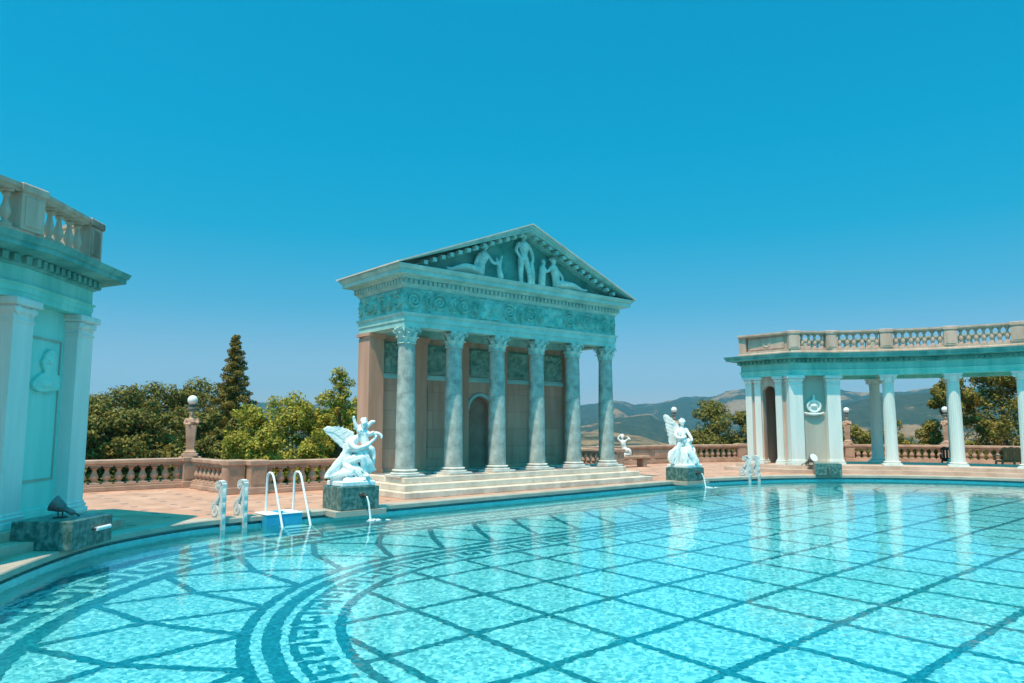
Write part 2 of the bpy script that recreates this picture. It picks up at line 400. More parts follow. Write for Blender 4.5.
# pool floor: mosaic of pale ground, blue bands, meander borders and lattice
def tilemat(name, a, b, scale=24):
    m = mat(name, a, b, .35, 1, island=False); t = m.node_tree; N = t.nodes; bs = N['Principled BSDF']
    co = N.new('ShaderNodeTexCoord'); vo = N.new('ShaderNodeTexVoronoi'); vo.inputs['Scale'].default_value = scale; t.links.new(co.outputs['Object'], vo.inputs['Vector'])
    sp_ = N.new('ShaderNodeSeparateColor'); t.links.new(vo.outputs['Color'], sp_.inputs[0])
    r = N.new('ShaderNodeValToRGB'); r.color_ramp.elements[0].color = (*a, 1); r.color_ramp.elements[1].color = (*b, 1)
    t.links.new(sp_.outputs[0], r.inputs[0]); t.links.new(r.outputs[0], bs.inputs['Base Color']); return m
mt_pale = tilemat('pale_mosaic', (.16, .48, .54), (.92, .94, .92), 21)
mt_dark = tilemat('blue_mosaic', (.0, .17, .22), (.03, .30, .36))
mt_mid = tilemat('teal_mosaic', (.02, .20, .26), (.07, .32, .38))
CL, CR = -2.95, 12.19; LS = CR - CL
fl = MB(); fl.poly([offset(OUT, .05)], ZF, 0)
def stad(q, R, ref=5.6):
    """q: length along a stadium from its upper left corner, counter-clockwise"""
    A = PI * ref; q = q % (2 * A + 2 * LS)
    if q < A: a = PI / 2 + q / ref; return (CL + R * math.cos(a), CV + R * math.sin(a))
    q -= A
    if q < LS: return (CL + q, CV - R)
    q -= LS
    if q < A: a = -PI / 2 + q / ref; return (CR + R * math.cos(a), CV + R * math.sin(a))
    return (CR - (q - A), CV + R)
TOT = 2 * PI * 5.6 + 2 * LS
def strip(q0, q1, r0, r1, z, mi, step=.25):
    n = max(1, int(abs(q1 - q0) / step)); vs = []
    for i in range(n + 1):
        q = q0 + (q1 - q0) * i / n; a = stad(q, r0); b = stad(q, r1); vs += [(a[0], a[1], z), (b[0], b[1], z)]
    fl.add(vs, [(2 * i, 2 * i + 2, 2 * i + 3, 2 * i + 1) for i in range(n)], mi=mi)
LC = [0]
def line(a, b, w, z, mi):
    LC[0] += 1; z = z + .0006 + .00031 * (LC[0] % 23)
    d = Vector((b[0] - a[0], b[1] - a[1])); L = d.length; d /= L; nx = Vector((-d.y, d.x)) * w / 2
    fl.add([(a[0] - nx.x, a[1] - nx.y, z), (b[0] - nx.x, b[1] - nx.y, z), (b[0] + nx.x, b[1] + nx.y, z), (a[0] + nx.x, a[1] + nx.y, z)], [(0, 1, 2, 3)], mi=mi)
Z1, Z2, Z3 = ZF + .004, ZF + .013, ZF + .016
for r0, r1 in ((7.84, 8.10), (9.12, 9.45), (5.42, 5.58), (5.08, 5.29), (4.28, 4.42)): strip(0, TOT, r0, r1, Z1, 1)
strip(0, TOT, 8.26, 9.02, Z1, 2)
def meander(ra, rb, pitch, mi, z, th=.16):
    n = round(TOT / pitch); p = TOT / n; h = rb - ra
    for k in range(n):
        q0 = k * p
        if 18.5 < q0 < 33: continue
        def rect(x0, x1, y0, y1): strip(q0 + x0 * p, q0 + x1 * p, ra + y0 * h, ra + y1 * h, z, mi, .3)
        rect(.02, .98, 1 - th, 1); rect(.02, .02 + th, 0, 1 - th); rect(.84 - th, .84, .27, 1 - th); rect(.34, .84 - th, .27, .27 + th); rect(.34, .34 + th * .9, .27 + th, .62)
meander(8.30, 8.98, .72, 0, Z2, .16)
meander(4.50, 4.98, .74, 1, Z1, .2)
# lattice between the borders
dq = 5.6 * R_(13.1); nq = round(TOT / dq); dq = TOT / nq; ph = (5.6 * R_(37.4)) % dq
for k in range(nq):
    a = stad(ph + k * dq, 5.50); b = stad(ph + (k + .5) * dq, 6.84); b2 = stad(ph + (k - .5) * dq, 6.84); c = stad(ph + (k + 1) * dq, 7.9)
    line(a, b, .13, Z1, 1); line(a, b2, .13, Z1 + .001, 1)
    c0 = stad(ph + k * dq, 7.9); line(b, c, .13, Z1 + .002, 1); line(b, c0, .13, Z1 + .003, 1)
# square grid of the middle field
for k in range(-3, 3):
    v = CV + 1.402 * (k + .5); dx = math.sqrt(4.29 ** 2 - (v - CV) ** 2); line((CL - dx, v), (CR + dx, v), .115, Z1 + .001, 1)
k = -6.93
while k < CR + 4.1:
    h = 4.29
    if k < CL: h = math.sqrt(max(0, 4.29 ** 2 - (CL - k) ** 2))
    if k > CR: h = math.sqrt(max(0, 4.29 ** 2 - (k - CR) ** 2))
    if h > .2: line((k, CV - h), (k, CV + h), .105, Z2, 1)
    k += 1.27
of = fl.build('pool_floor', [mt_pale, mt_dark, mt_mid], fix=False); struct(place_uv(of)); of.cycles.is_caustics_receiver = True

# water: rippled sheet
STEP = .024
poly = np.array(offset(OUT, .07)); us = np.arange(poly[:, 0].min() - .1, poly[:, 0].max() + .1, STEP); vs_ = np.arange(poly[:, 1].min() - .1, poly[:, 1].max() + .1, STEP)
GU, GV = np.meshgrid(us, vs_); cu = GU[:-1, :-1] + STEP / 2; cv = GV[:-1, :-1] + STEP / 2
inside = np.zeros(cu.shape, bool); x1, y1 = poly[:, 0], poly[:, 1]; x2, y2 = np.roll(x1, -1), np.roll(y1, -1)
for a, b, c, d in zip(x1, y1, x2, y2):
    if b == d: continue
    cond = ((b > cv) != (d > cv)); inside ^= cond & (cu < (c - a) * (cv - b) / (d - b) + a)
z = np.full(GU.shape, ZW)
wr = np.random.default_rng(3)
for lam, slope, nn in ((1.6, .0015, 6), (.8, .002, 8), (.42, .0025, 10), (.22, .0045, 12), (.12, .009, 16), (.075, .012, 18)):
    for _ in range(nn):
        l = lam * wr.uniform(.75, 1.3); a = wr.uniform(0, 2 * PI); k_ = 2 * PI / l
        z += slope / k_ / math.sqrt(nn) * 1.9 * np.sin(k_ * (GU * math.cos(a) + GV * math.sin(a)) + wr.uniform(0, 6.28))
idx = np.arange(GU.size).reshape(GU.shape); q = np.stack([idx[:-1, :-1], idx[:-1, 1:], idx[1:, 1:], idx[1:, :-1]], -1)[inside]
used = np.unique(q); remap = np.zeros(GU.size, int); remap[used] = np.arange(len(used)); q = remap[q]
me = bpy.data.meshes.new('water'); me.vertices.add(len(used)); me.vertices.foreach_set('co', np.stack([GU.ravel()[used], GV.ravel()[used], z.ravel()[used]], -1).ravel())
me.loops.add(q.size); me.loops.foreach_set('vertex_index', q.ravel()); me.polygons.add(len(q)); me.polygons.foreach_set('loop_start', np.arange(0, q.size, 4)); me.polygons.foreach_set('loop_total', np.full(len(q), 4))
me.update(); me.polygons.foreach_set('use_smooth', [True] * len(q)); me.validate()
mw = bpy.data.materials.new('pool_water'); mw.use_nodes = True; b = mw.node_tree.nodes['Principled BSDF']
b.inputs['Base Color'].default_value = (.30, .96, 1, 1); b.inputs['Roughness'].default_value = 0; b.inputs['IOR'].default_value = 1.33; b.inputs['Transmission Weight'].default_value = 1
me.materials.append(mw); owat = bpy.data.objects.new('water', me); C.objects.link(owat); struct(place_uv(owat)); owat.cycles.is_caustics_caster = True

# ground: hilltop falling away to a valley, one sheet to the horizon
def vnoise(x, y, seed, scale, octv=5):
    """value noise, vectorised"""
    tot = np.zeros_like(x); amp = 1; nrm = 0
    for o in range(octv):
        g = np.random.default_rng(seed + o).random((64, 64)); xx = x / scale * 2 ** o; yy = y / scale * 2 ** o
        xi = np.floor(xx).astype(int); yi = np.floor(yy).astype(int); fx = xx - xi; fy = yy - yi; fx = fx * fx * (3 - 2 * fx); fy = fy * fy * (3 - 2 * fy)
        h = (g[xi % 64, yi % 64] * (1 - fx) + g[(xi + 1) % 64, yi % 64] * fx) * (1 - fy) + (g[xi % 64, (yi + 1) % 64] * (1 - fx) + g[(xi + 1) % 64, (yi + 1) % 64] * fx) * fy
        tot += h * amp; nrm += amp; amp *= .5
    return tot / nrm
def polar_sheet(name, radii, az0, az1, na, hf, material):
    az = np.linspace(az0, az1, na); RR, AA = np.meshgrid(radii, az); X = RR * np.sin(AA); Y = RR * np.cos(AA) ; Zz = hf(X, Y, RR, AA)
    nr = len(radii); idx = np.arange(nr * na).reshape(na, nr); q = np.stack([idx[:-1, :-1], idx[:-1, 1:], idx[1:, 1:], idx[1:, :-1]], -1).reshape(-1, 4)
    me = bpy.data.meshes.new(name); me.vertices.add(nr * na); me.vertices.foreach_set('co', np.stack([X, Y, Zz], -1).ravel())
    me.loops.add(q.size); me.loops.foreach_set('vertex_index', q.ravel()); me.polygons.add(len(q)); me.polygons.foreach_set('loop_start', np.arange(0, q.size, 4)); me.polygons.foreach_set('loop_total', np.full(len(q), 4))
    me.update(); me.polygons.foreach_set('use_smooth', [True] * len(q)); me.validate(); me.materials.append(material)
    o = bpy.data.objects.new(name, me); C.objects.link(o); return struct(o)
def ground_h(r): return -2.2 - np.clip(r - 25, 0, None) * .085 - np.clip(r - 120, 0, 900) * .10
mg = mat('dry_hillside', (.05, .055, .02), (.20, .15, .075), .95, .02, coord='Object')
polar_sheet('ground', np.concatenate([[0.5], np.geomspace(20, 9000, 60)]), 0, 2 * PI, 121, lambda X, Y, R, A: np.where(R < 47, -2.5 - 1.2 * np.clip(R - 20, 0, 27) / 27, ground_h(R)), mg)
mh = bpy.data.materials.new('hill_slopes'); mh.use_nodes = True; t = mh.node_tree; N = t.nodes; b = N['Principled BSDF']; b.inputs['Roughness'].default_value = .95; b.inputs['Specular IOR Level'].default_value = .1
co = N.new('ShaderNodeTexCoord'); n1 = N.new('ShaderNodeTexNoise'); n1.inputs['Scale'].default_value = .0038; n1.inputs['Detail'].default_value = 12; n1.inputs['Roughness'].default_value = .66
n2 = N.new('ShaderNodeTexNoise'); n2.inputs['Scale'].default_value = .035; n2.inputs['Detail'].default_value = 10; n2.inputs['Roughness'].default_value = .75
t.links.new(co.outputs['Object'], n1.inputs['Vector']); t.links.new(co.outputs['Object'], n2.inputs['Vector'])
r1 = N.new('ShaderNodeValToRGB'); r1.color_ramp.elements[0].position = .525; r1.color_ramp.elements[1].position = .59; r1.color_ramp.elements[0].color = (0, 0, 0, 1); r1.color_ramp.elements[1].color = (1, 1, 1, 1); t.links.new(n1.outputs[0], r1.inputs[0])
r2 = N.new('ShaderNodeValToRGB'); r2.color_ramp.elements[0].position = .35; r2.color_ramp.elements[1].position = .7; r2.color_ramp.elements[0].color = (.022, .035, .018, 1); r2.color_ramp.elements[1].color = (.075, .075, .04, 1); t.links.new(n2.outputs[0], r2.inputs[0])
r3 = N.new('ShaderNodeValToRGB'); r3.color_ramp.elements[0].position = .35; r3.color_ramp.elements[1].position = .65; r3.color_ramp.elements[0].color = (.20, .115, .055, 1); r3.color_ramp.elements[1].color = (.34, .21, .11, 1); t.links.new(n2.outputs[0], r3.inputs[0])
m_ = N.new('ShaderNodeMix'); m_.data_type = 'RGBA'; t.links.new(r1.outputs[0], m_.inputs[0]); t.links.new(r2.outputs[0], m_.inputs[6]); t.links.new(r3.outputs[0], m_.inputs[7]); t.links.new(m_.outputs[2], b.inputs['Base Color'])
def hillf(prof, rc, wdt, seed, rough):
    xs = np.array([p[0] for p in prof]); ys = np.array([p[1] for p in prof])
    def f(X, Y, R, A):
        px = 512 + 736 * np.tan(np.clip(A, -1.2, 1.2)); crest = 2 + (425 - np.interp(px, xs, ys)) / 736 * rc * np.cos(A)
        rel = (R - rc) / wdt; env = np.exp(-np.where(rel < 0, rel ** 2, (rel * .7) ** 2))
        base = -120; n = vnoise(X + 50000, Y + 50000, seed, 900, 7) - .5; rid = np.abs(vnoise(X + 90000, Y + 20000, seed + 20, 420, 6) - .5) + .5 * np.abs(vnoise(X + 30000, Y + 70000, seed + 40, 150, 5) - .5)
        return base + (crest - base) * env + rough * (n * 1.0 - rid * 1.3) * np.clip(1.1 - env, .22, 1)
    return f
far_prof = [(-400, 405), (300, 405), (560, 407), (585, 404), (612, 399), (635, 404), (655, 402), (680, 396), (706, 394), (722, 390), (740, 386), (770, 380), (800, 378), (835, 386), (860, 392), (900, 391), (950, 388), (1010, 384), (1100, 380), (1500, 395)]
mid_prof = [(-400, 440), (560, 424), (590, 421), (620, 416), (650, 414), (670, 424), (700, 436), (760, 430), (800, 420), (840, 402), (880, 397), (930, 393), (980, 397), (1050, 404), (1500, 420)]
near_prof = [(-400, 455), (560, 432), (600, 432), (640, 434), (660, 440), (700, 448), (800, 452), (860, 440), (900, 432), (960, 436), (1100, 440), (1500, 450)]
for prof, rc, wd, sd, rg in ((far_prof, 5200, 1500, 5, 420), (mid_prof, 3000, 800, 9, 260), (near_prof, 1500, 420, 14, 120)):
    polar_sheet('hills', np.linspace(rc - 2.2 * wd, rc + 1.6 * wd, 150), -.75, .85, 520, hillf(prof, rc, wd, sd, rg), mh)

# ============================================================ TEMPLE
Wd, Dp, so_ = 9.24, 2.72, .27
TP = dict(w=Wd, d=Dp)
te = thing_uv('roman_temple', 'small Roman temple with six columns and a carved pediment above marble steps', 'temple', 0, 0)
for k, (o, z0, z1) in enumerate(((.60, 0, .167), (.35, .167, .334), (.10, .334, .5))):
    mb = MB(); mb.bevbox(-o, Wd + o, -.35 - .4 * (2 - k), Dp + .35, z0 + (.002 if k else 0), z1, .012); mb.build('step', M['step'], te)
# pavement of the porch floor
mb = MB()
for i in range(9):
    for j in range(3):
        if (i + j) % 2 == 0: mb.box(.1 + i, .1 + i + 1, -.2 + j * .8, -.2 + (j + 1) * .8, .5, .504)
mb.build('floor_tiles', mat('grey_floor_tile', (.16, .18, .2), (.24, .26, .28), .5, 4), te)

def column_base(mb, r, h, z=0):
    mb.bevbox(-r * 1.5, r * 1.5, -r * 1.5, r * 1.5, z, z + h * .3, .01)
    mb.lathe([(r * 1.45, h * .3), (r * 1.5, h * .42), (r * 1.45, h * .52), (r * 1.22, h * .56), (r * 1.18, h * .66), (r * 1.26, h * .7), (r * 1.32, h * .8), (r * 1.24, h * .9), (r * 1.05, h * .92), (r * 1.02, h)], 28, (0, 0, z))
def corinthian(mb, r, h):
    mb.lathe([(r * 1.08, 0), (r * 1.14, h * .03), (r * 1.08, h * .07), (r * .98, h * .08), (r * 1.02, h * .5), (r * 1.25, h * .8), (r * 1.32, h * .86)], 24)
    for row, (n, z0, z1, ro, sz, of) in enumerate(((8, .08, .42, .0, .34, 0), (8, .14, .68, .06, .32, .5))):
        for k in range(n):
            a = (k + of) * 2 * PI / n; mt = Matrix.Rotation(a, 4, 'Z')
            pts = [(1.0, z0), (1.08 + ro, z0 + (z1 - z0) * .5), (1.18 + ro, z0 + (z1 - z0) * .85), (1.36 + ro, z1), (1.42 + ro, z1 - .06)]
            vs = []
            for i, (rad, zz) in enumerate(pts):
                w = sz * r * (1, 1.05, .95, .6, .3)[i]
                for sgn in (-1, 0, 1): vs.append(mt @ Vector((rad * r + (.05 * r if sgn == 0 else 0), sgn * w, zz * h)))
            for i, (rad, zz) in enumerate(pts):
                w = sz * r * (1, 1.05, .95, .6, .3)[i]
                for sgn in (-1, 0, 1): vs.append(mt @ Vector((rad * r - .07 * r, sgn * w, zz * h - .03 * h)))
            fs = [];
            for i in range(4):
                for j in range(2): p = i * 3 + j; fs.append((p, p + 1, p + 4, p + 3)); p += 15; fs.append((p + 3, p + 4, p + 1, p))
                fs.append((i * 3, i * 3 + 3, i * 3 + 18, i * 3 + 15)); fs.append((i * 3 + 2, i * 3 + 17, i * 3 + 20, i * 3 + 5))
            fs.append((12, 13, 28, 27)); fs.append((13, 14, 29, 28))
            mb.add(vs, fs, True)
    for k in range(4):                                   # corner volutes
        a = PI / 4 + k * PI / 2; c, s = math.cos(a), math.sin(a)
        mb.tube([(c * r * (1.0 + .12 * i), s * r * (1.0 + .12 * i), h * (.55 + .075 * i)) for i in range(5)] + [(c * r * 1.6, s * r * 1.6, h * .8), (c * r * 1.62, s * r * 1.62, h * .73), (c * r * 1.53, s * r * 1.53, h * .7)], [r * .09] * 5 + [r * .1, r * .1, r * .08], 6)
        b_ = k * PI / 2; mb.lathe([(0.01, -.06 * h), (r * .17, 0), (.01, .06 * h)], 8, (math.cos(b_) * r * 1.3, math.sin(b_) * r * 1.3, h * .93))
    q = r * 1.62; loop = []
    for k in range(4):
        a = PI / 4 + k * PI / 2; c0 = Vector((math.cos(a), math.sin(a))) * q * 1.02; c1 = Vector((math.cos(a + PI / 2), math.sin(a + PI / 2))) * q * 1.02
        tn = (c1 - c0).normalized(); inn = Vector((-tn.y, tn.x))
        for s_ in (.05, .2, .35, .5, .65, .8, .95):
            p = c0.lerp(c1, s_) + inn * math.sin(s_ * PI) * r * .22 * (1 if inn.dot(c0) < 0 else -1); loop.append((p.x, p.y))
    mb.prism(loop, h * .87, h)
def make_column(parent, u, v, z0, h, r, hb, hc, mats, capf, fl_=0):
    sh = None; g = bpy.data.objects.new('column', None)
    mbs = MB(); r1 = r * .86; hs = h - hb - hc; prof = []
    for i in range(13):
        t_ = i / 12; prof.append((r * (1 - .14 * t_ ** 1.7) * (1.06 if i == 0 else 1), hb + hs * t_))
    prof.append((r1 * 1.07, hb + hs - .02)) if False else None
    n = 48 if not fl_ else fl_ * 4
    mbs.lathe(prof, n, flute=fl_, famp=.045 if fl_ else 0)
    sh = mbs.build('column', mats[0], parent); sh.location = (u, v, z0)
    mb_ = MB(); column_base(mb_, r, hb); bo = mb_.build('base', mats[1], sh)
    mc = MB(); capf(mc, r * .9, hc); co_ = mc.build('capital', mats[2], sh); co_.location = (0, 0, h - hc)
    return sh
def copy_part(o, parent, loc, rz=0):
    c = o.copy(); C.objects.link(c); c.parent = parent; c.location = loc; c.rotation_euler = (0, 0, rz)
    for g in list(o.children):
        d = g.copy(); C.objects.link(d); d.parent = c
    return c
def carving(name, parent, material, origin, udir, Wl, Hl, out, amp, cell, seed, n=None, leafy=False):
    # a carved panel: rosettes and scrolls raised out of a slab, as real relief
    nu = n or int(Wl / .022); nv = max(6, int(Hl / .022)); g = np.random.default_rng(seed)
    a = np.linspace(0, Wl, nu); b_ = np.linspace(0, Hl, nv); A, Bv = np.meshgrid(a, b_)
    cx = (A / cell) % 1 - .5; cy = (Bv - Hl / 2) / cell; r = np.hypot(cx, cy); th_ = np.arctan2(cy, cx)
    sg = np.where(np.floor(A / cell) % 2 == 0, 1, -1); h = np.clip(.5 + .9 * np.cos(r * 34 - sg * th_ * 1.0), 0, 1) * (r < .46) + np.clip(1 - 22 * np.abs(cy - .34 * np.sin(A / cell * 2 * PI)), 0, 1) * .8 * (r >= .46); h += .35 * (vnoise(A * 1 + seed, Bv, seed, .10, 2) - .5) * 2
    if leafy: h = np.clip(.5 + 3.2 * (vnoise(A + seed, Bv + seed, seed, .22, 3) - .5), 0, 1)
    edge = np.minimum(np.minimum(A, Wl - A), np.minimum(Bv, Hl - Bv)); h *= np.clip(edge / .05, 0, 1)
    P = [(origin[0] + udir[0] * x_ + out[0] * amp * max(0, q_), origin[1] + udir[1] * x_ + out[1] * amp * max(0, q_), origin[2] + y_) for x_, y_, q_ in zip(A.ravel(), Bv.ravel(), h.ravel())]
    mb = MB(); mb.add(P, [(j * nu + i, j * nu + i + 1, (j + 1) * nu + i + 1, (j + 1) * nu + i) for j in range(nv - 1) for i in range(nu - 1)], True)
    return mb.build(name, material, parent)
cs = (Wd - 2 * so_) / 5
c0 = make_column(te, so_, so_, .5, 4.40, .285, .24, .50, (M['granite'], M['base'], M['capital']), corinthian)
for k in range(1, 6): copy_part(c0, te, (so_ + cs * k, so_, .5), (k * 1.7) % 3)
for o in te.children:
    if o.name.startswith('column'): o.rotation_euler = (0, 0, 0)
# back wall with the arched niche in its middle bay
zt = 4.90
def arch_loop(cx, w, z0, spring, z1, a0, a1):
    r = w / 2; l = [(a0, z0), (cx - r, z0), (cx - r, spring)]
    l += [(cx - r * math.cos(PI * i / 14), spring + r * math.sin(PI * i / 14)) for i in range(1, 14)]
    return l + [(cx + r, spring), (cx + r, z0), (a1, z0), (a1, z1), (a0, z1)]
mb = MB(); mb.extrude(arch_loop(4.62, .98, .5, 2.52, zt, .02, Wd - .02), lambda a, b, d: (a, d, b), 2.32, 2.58); bw = mb.build('back_wall', M['wallstone'], te)
mb = MB(); mb.box(.02, Wd - .02, 2.581, Dp, .5, zt); mb.box(4.62 - .40, 4.62 + .40, 2.55, 2.581, .5, 1.0); mb.build('niche_back', M['niche'], te)
mb = MB(); rr = [(4.62 - .60 * math.cos(PI * i / 14), 2.52 + .60 * math.sin(PI * i / 14)) for i in range(15)] + [(4.62 + .49 * math.cos(PI * i / 14), 2.52 + .49 * math.sin(PI * i / 14)) for i in range(15)]
mb.extrude(rr, lambda a, b, d: (a, d, b), 2.26, 2.319); mb.build('arch_moulding', M['temple'], te)
pil = None
for k in range(6):
    u = so_ + cs * k; mb = MB(); w = .26
    y0 = 2.02 if k in (0, 5) else 2.14
    a0, a1 = (u - .27, u + w) if k == 0 else ((u - w, u + .27) if k == 5 else (u - w, u + w))
    mb.box(a0, a1, y0, 2.318, .62, 4.72); mb.box(a0 - .03, a1 + .03, y0 - .03, 2.317, .504, .62); mb.box(a0 - .03, a1 + .03, y0 - .03, 2.317, 4.72, 4.80); mb.box(a0 - .06, a1 + .06, y0 - .06, 2.316, 4.80, 4.897)
    if k in (0, 5):
        mb.box(a0, a1, 2.3185, Dp + .002, .62, 4.72); mb.box(a0 - .06, a1 + .06, 2.3185, Dp + .06, 4.80, 4.897); mb.box(a0 - .03, a1 + .03, 2.3185, Dp + .03, .504, .62)
    mb.build('pilaster', M['pilaster'], te)
for k in range(5):
    a0 = so_ + cs * k + .34; a1 = so_ + cs * (k + 1) - .34
    mb = MB(); mb.box(a0, a1, 2.28, 2.319, 3.68, 4.70)
    rl = mb.build('relief_panel', M['relief'], te)
    carving('carving', rl, M['relief'], (a0 + .02, 2.278, 3.70), (1, 0), a1 - a0 - .04, .98, (0, -1), .10, .5, 70 + k, leafy=True)
    mb = MB(); mb.box(a0 - .05, a1 + .05, 2.24, 2.319, 3.50, 3.60); mb.box(a0 - .05, a1 + .05, 2.26, 2.319, 3.60, 3.66); mb.build('moulding', M['temple'], te)
    if k != 2:
        for z0, z1 in ((.9, 3.3),):
            mb = MB(); mb.box(a0 + .05, a1 - .05, 2.296, 2.319, z0, z1); mb.build('stone_panel', M['wallstone'], te)
# entablature
box_loop = ccw([(0, 0), (Wd, 0), (Wd, Dp), (0, Dp)])
mb = MB(); mb.sweep(box_loop, [(-.5, zt), (0, zt), (0, zt + .16), (.025, zt + .17), (.025, zt + .33), (.05, zt + .35), (.07, zt + .40), (.07, zt + .43), (-.5, zt + .43)]); mb.box(.3, Wd - .3, .3, Dp - .3, zt + .36, zt + .42)
mb.build('architrave', M['temple'], te)
mb = MB(); mb.sweep(box_loop, [(-.5, zt + .431), (.0, zt + .431), (.0, 6.06), (-.5, 6.06)])
fz = mb.build('frieze', M['frieze'], te)
for k in range(10): carving('carved_panel', fz, M['frieze'], (k * Wd / 10 + .012, -.003, zt + .45), (1, 0), Wd / 10 - .024, 6.05 - zt - .45, (0, -1), .085, .60, 30 + k, leafy=k in (3, 6))
for k in range(3): carving('carved_panel', fz, M['frieze'], (-.003, k * Dp / 3 + .012, zt + .45), (0, 1), Dp / 3 - .024, 6.05 - zt - .45, (-1, 0), .085, .60, 50 + k)
mb = MB(); mb.sweep(box_loop, [(-.3, 6.061), (.03, 6.061), (.05, 6.12), (.10, 6.16), (.10, 6.30), (.16, 6.32), (.19, 6.38), (.42, 6.40), (.42, 6.53), (.45, 6.54), (.50, 6.60), (.52, 6.66), (-.3, 6.66)])
for x, y, a in along(offset(box_loop, .13), .17): mb.box(-.05, .05, -.035, .05, 6.17, 6.30, T(x, y, 0, a))
mb.build('cornice', M['temple'], te)
# pediment: tympanum, raking cornice with modillions, roof
zp = 6.66; OV = .52; ap = 8.66; uc = Wd / 2; half = uc + OV
sl_ = (ap - (zp + .012)) / half
def rake(u): return ap - abs(u - uc) * sl_
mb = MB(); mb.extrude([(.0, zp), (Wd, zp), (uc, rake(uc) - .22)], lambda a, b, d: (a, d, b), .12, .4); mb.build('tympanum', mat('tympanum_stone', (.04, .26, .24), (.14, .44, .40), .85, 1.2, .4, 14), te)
mb = MB()
for s_ in (-1, 1):
    def rk(lo, hi, y0, y1, e=0):
        e0 = uc + s_ * (half - e); l = [(uc, rake(uc) - hi), (e0, max(zp + .002, rake(e0) - hi)), (e0, max(zp + .001, rake(e0) - lo)), (uc + s_ * (half - e), max(zp + .001, rake(e0) - lo)), (uc, rake(uc) - lo)]
        l = [l[0], l[1], l[2], l[4]]; mb.extrude(l, lambda a, b, d: (a, d, b), y0, y1)
    rk(.0, .10, -OV, .35); rk(.10, .20, -OV + .05, .349); rk(.20, .27, -.16, .348, .55)
    L = math.hypot(half, ap - zp); n = 15
    for k in range(1, n):
        u = uc + s_ * half * k / n * .93; z0 = rake(u) - .20
        if z0 - .1 < zp: continue
        mb.box(u - .07, u + .07, -OV + .12, -.2, z0 - .10, z0 + .02)
mb.build('raking_cornice', M['temple'], te)
mb = MB(); mb.extrude([(-OV, zp + .003), (Wd + OV, zp + .003), (uc, ap + .0)], lambda a, b, d: (a, d, b), .36, Dp + .5)
mb.build('gable_body', M['temple'], te)
mb = MB()
for s_ in (-1, 1):
    e = uc + s_ * (half + .05); l = [(uc, rake(uc) + .001), (e, rake(e) + .001), (e, rake(e) + .045), (uc, rake(uc) + .045)]
    mb.extrude(l, lambda a, b, d: (a, d, b), -OV - .05, Dp + OV + .05)
mb.build('roof', mat('roof_stone', (.52, .48, .42), (.68, .63, .56), .85, 2), te)
# ceiling
mb = MB(); mb.box(.3, Wd - .3, .3, Dp - .3, zt + .30, zt + .355); mb.build('ceiling', M['temple'], te)
# pediment figures, fixed to the tympanum
def fig(pts): return [tuple(p) for p in pts]
pf = sculpt('pediment_figure', [
    [(-.13, -.05, .02, .075), (-.13, -.04, .42, .09), (-.08, 0, .86, .12)], [(.16, -.1, .02, .07), (.15, -.08, .42, .085), (.08, 0, .86, .12)],
    [(0, 0, .84, .17), (0, 0, 1.05, .15), (0, -.02, 1.28, .18), (0, 0, 1.42, .09), (0, 0, 1.5, .065)],
    [(-.17, 0, 1.36, .075), (-.30, -.04, 1.12, .06), (-.24, -.14, .86, .045)], [(.17, 0, 1.36, .075), (.32, -.02, 1.10, .06), (.35, -.04, .82, .045)],
    [(.32, 0, .8, .06), (.34, 0, .45, .10), (.33, 0, .05, .11)]],
    head((0, -.03, 1.60), .115) + hair((0, -.02, 1.62), .12, 16, 2) + [((0, 0, 0), .3, (1.2, .6, .18))], M['capital'], te, .022)
pf.location = (uc - .03, -.08, zp + .02); pf.scale = (1.16, 1.14, 1.03)
pf = sculpt('pediment_figure', [
    [(.10, 0, .16, .15), (.14, -.02, .42, .14), (.22, -.02, .62, .15), (.24, 0, .76, .07)],
    [(.02, -.06, .18, .13), (-.42, -.1, .22, .10), (-.84, -.06, .10, .06), (-1.0, -.1, .10, .045)], [(.0, .02, .16, .12), (-.40, 0, .14, .09), (-.8, .02, .10, .055)],
    [(.34, -.02, .68, .06), (.52, -.08, .46, .05), (.72, -.1, .52, .04)], [(.10, 0, .66, .06), (-.04, -.02, .42, .05), (-.1, -.05, .18, .04)], [(.74, -.1, .1, .10), (.70, -.08, .35, .08), (.78, -.06, .6, .05), (.84, -.04, .72, .03)], [(.70, -.08, .35, .06), (.62, -.08, .6, .035)]],
    head((.27, -.03, .90), .105, -.5) + hair((.27, -.02, .92), .11, 14, 3), M['capital'], te, .022); pf.location = (2.62, -.06, zp + .03); pf.scale = (1.22, 1.2, 1.16)
pf = sculpt('pediment_figure', [
    [(-.05, 0, .16, .15), (-.1, -.02, .42, .14), (-.16, -.02, .60, .15), (-.18, 0, .74, .07)],
    [(.02, -.06, .18, .13), (.48, -.1, .20, .10), (.92, -.06, .12, .06), (1.1, -.1, .12, .045)], [(.0, .02, .16, .12), (.45, 0, .13, .09), (.8, .02, .10, .055)],
    [(-.28, -.02, .66, .06), (-.46, -.08, .5, .05), (-.60, -.1, .58, .04)], [(-.04, 0, .62, .06), (.12, -.06, .42, .05), (.16, -.08, .2, .04)],
    [(-.62, 0, .05, .12), (-.62, -.02, .35, .12), (-.60, -.02, .55, .12), (-.58, 0, .66, .06)]],
    head((-.20, -.03, .87), .105, .4) + hair((-.2, -.02, .89), .11, 14, 4) + head((-.57, -.03, .76), .085) + hair((-.57, -.02, .78), .09, 10, 5), M['capital'], te, .022); pf.location = (6.2, -.06, zp + .03); pf.scale = (1.22, 1.2, 1.16)

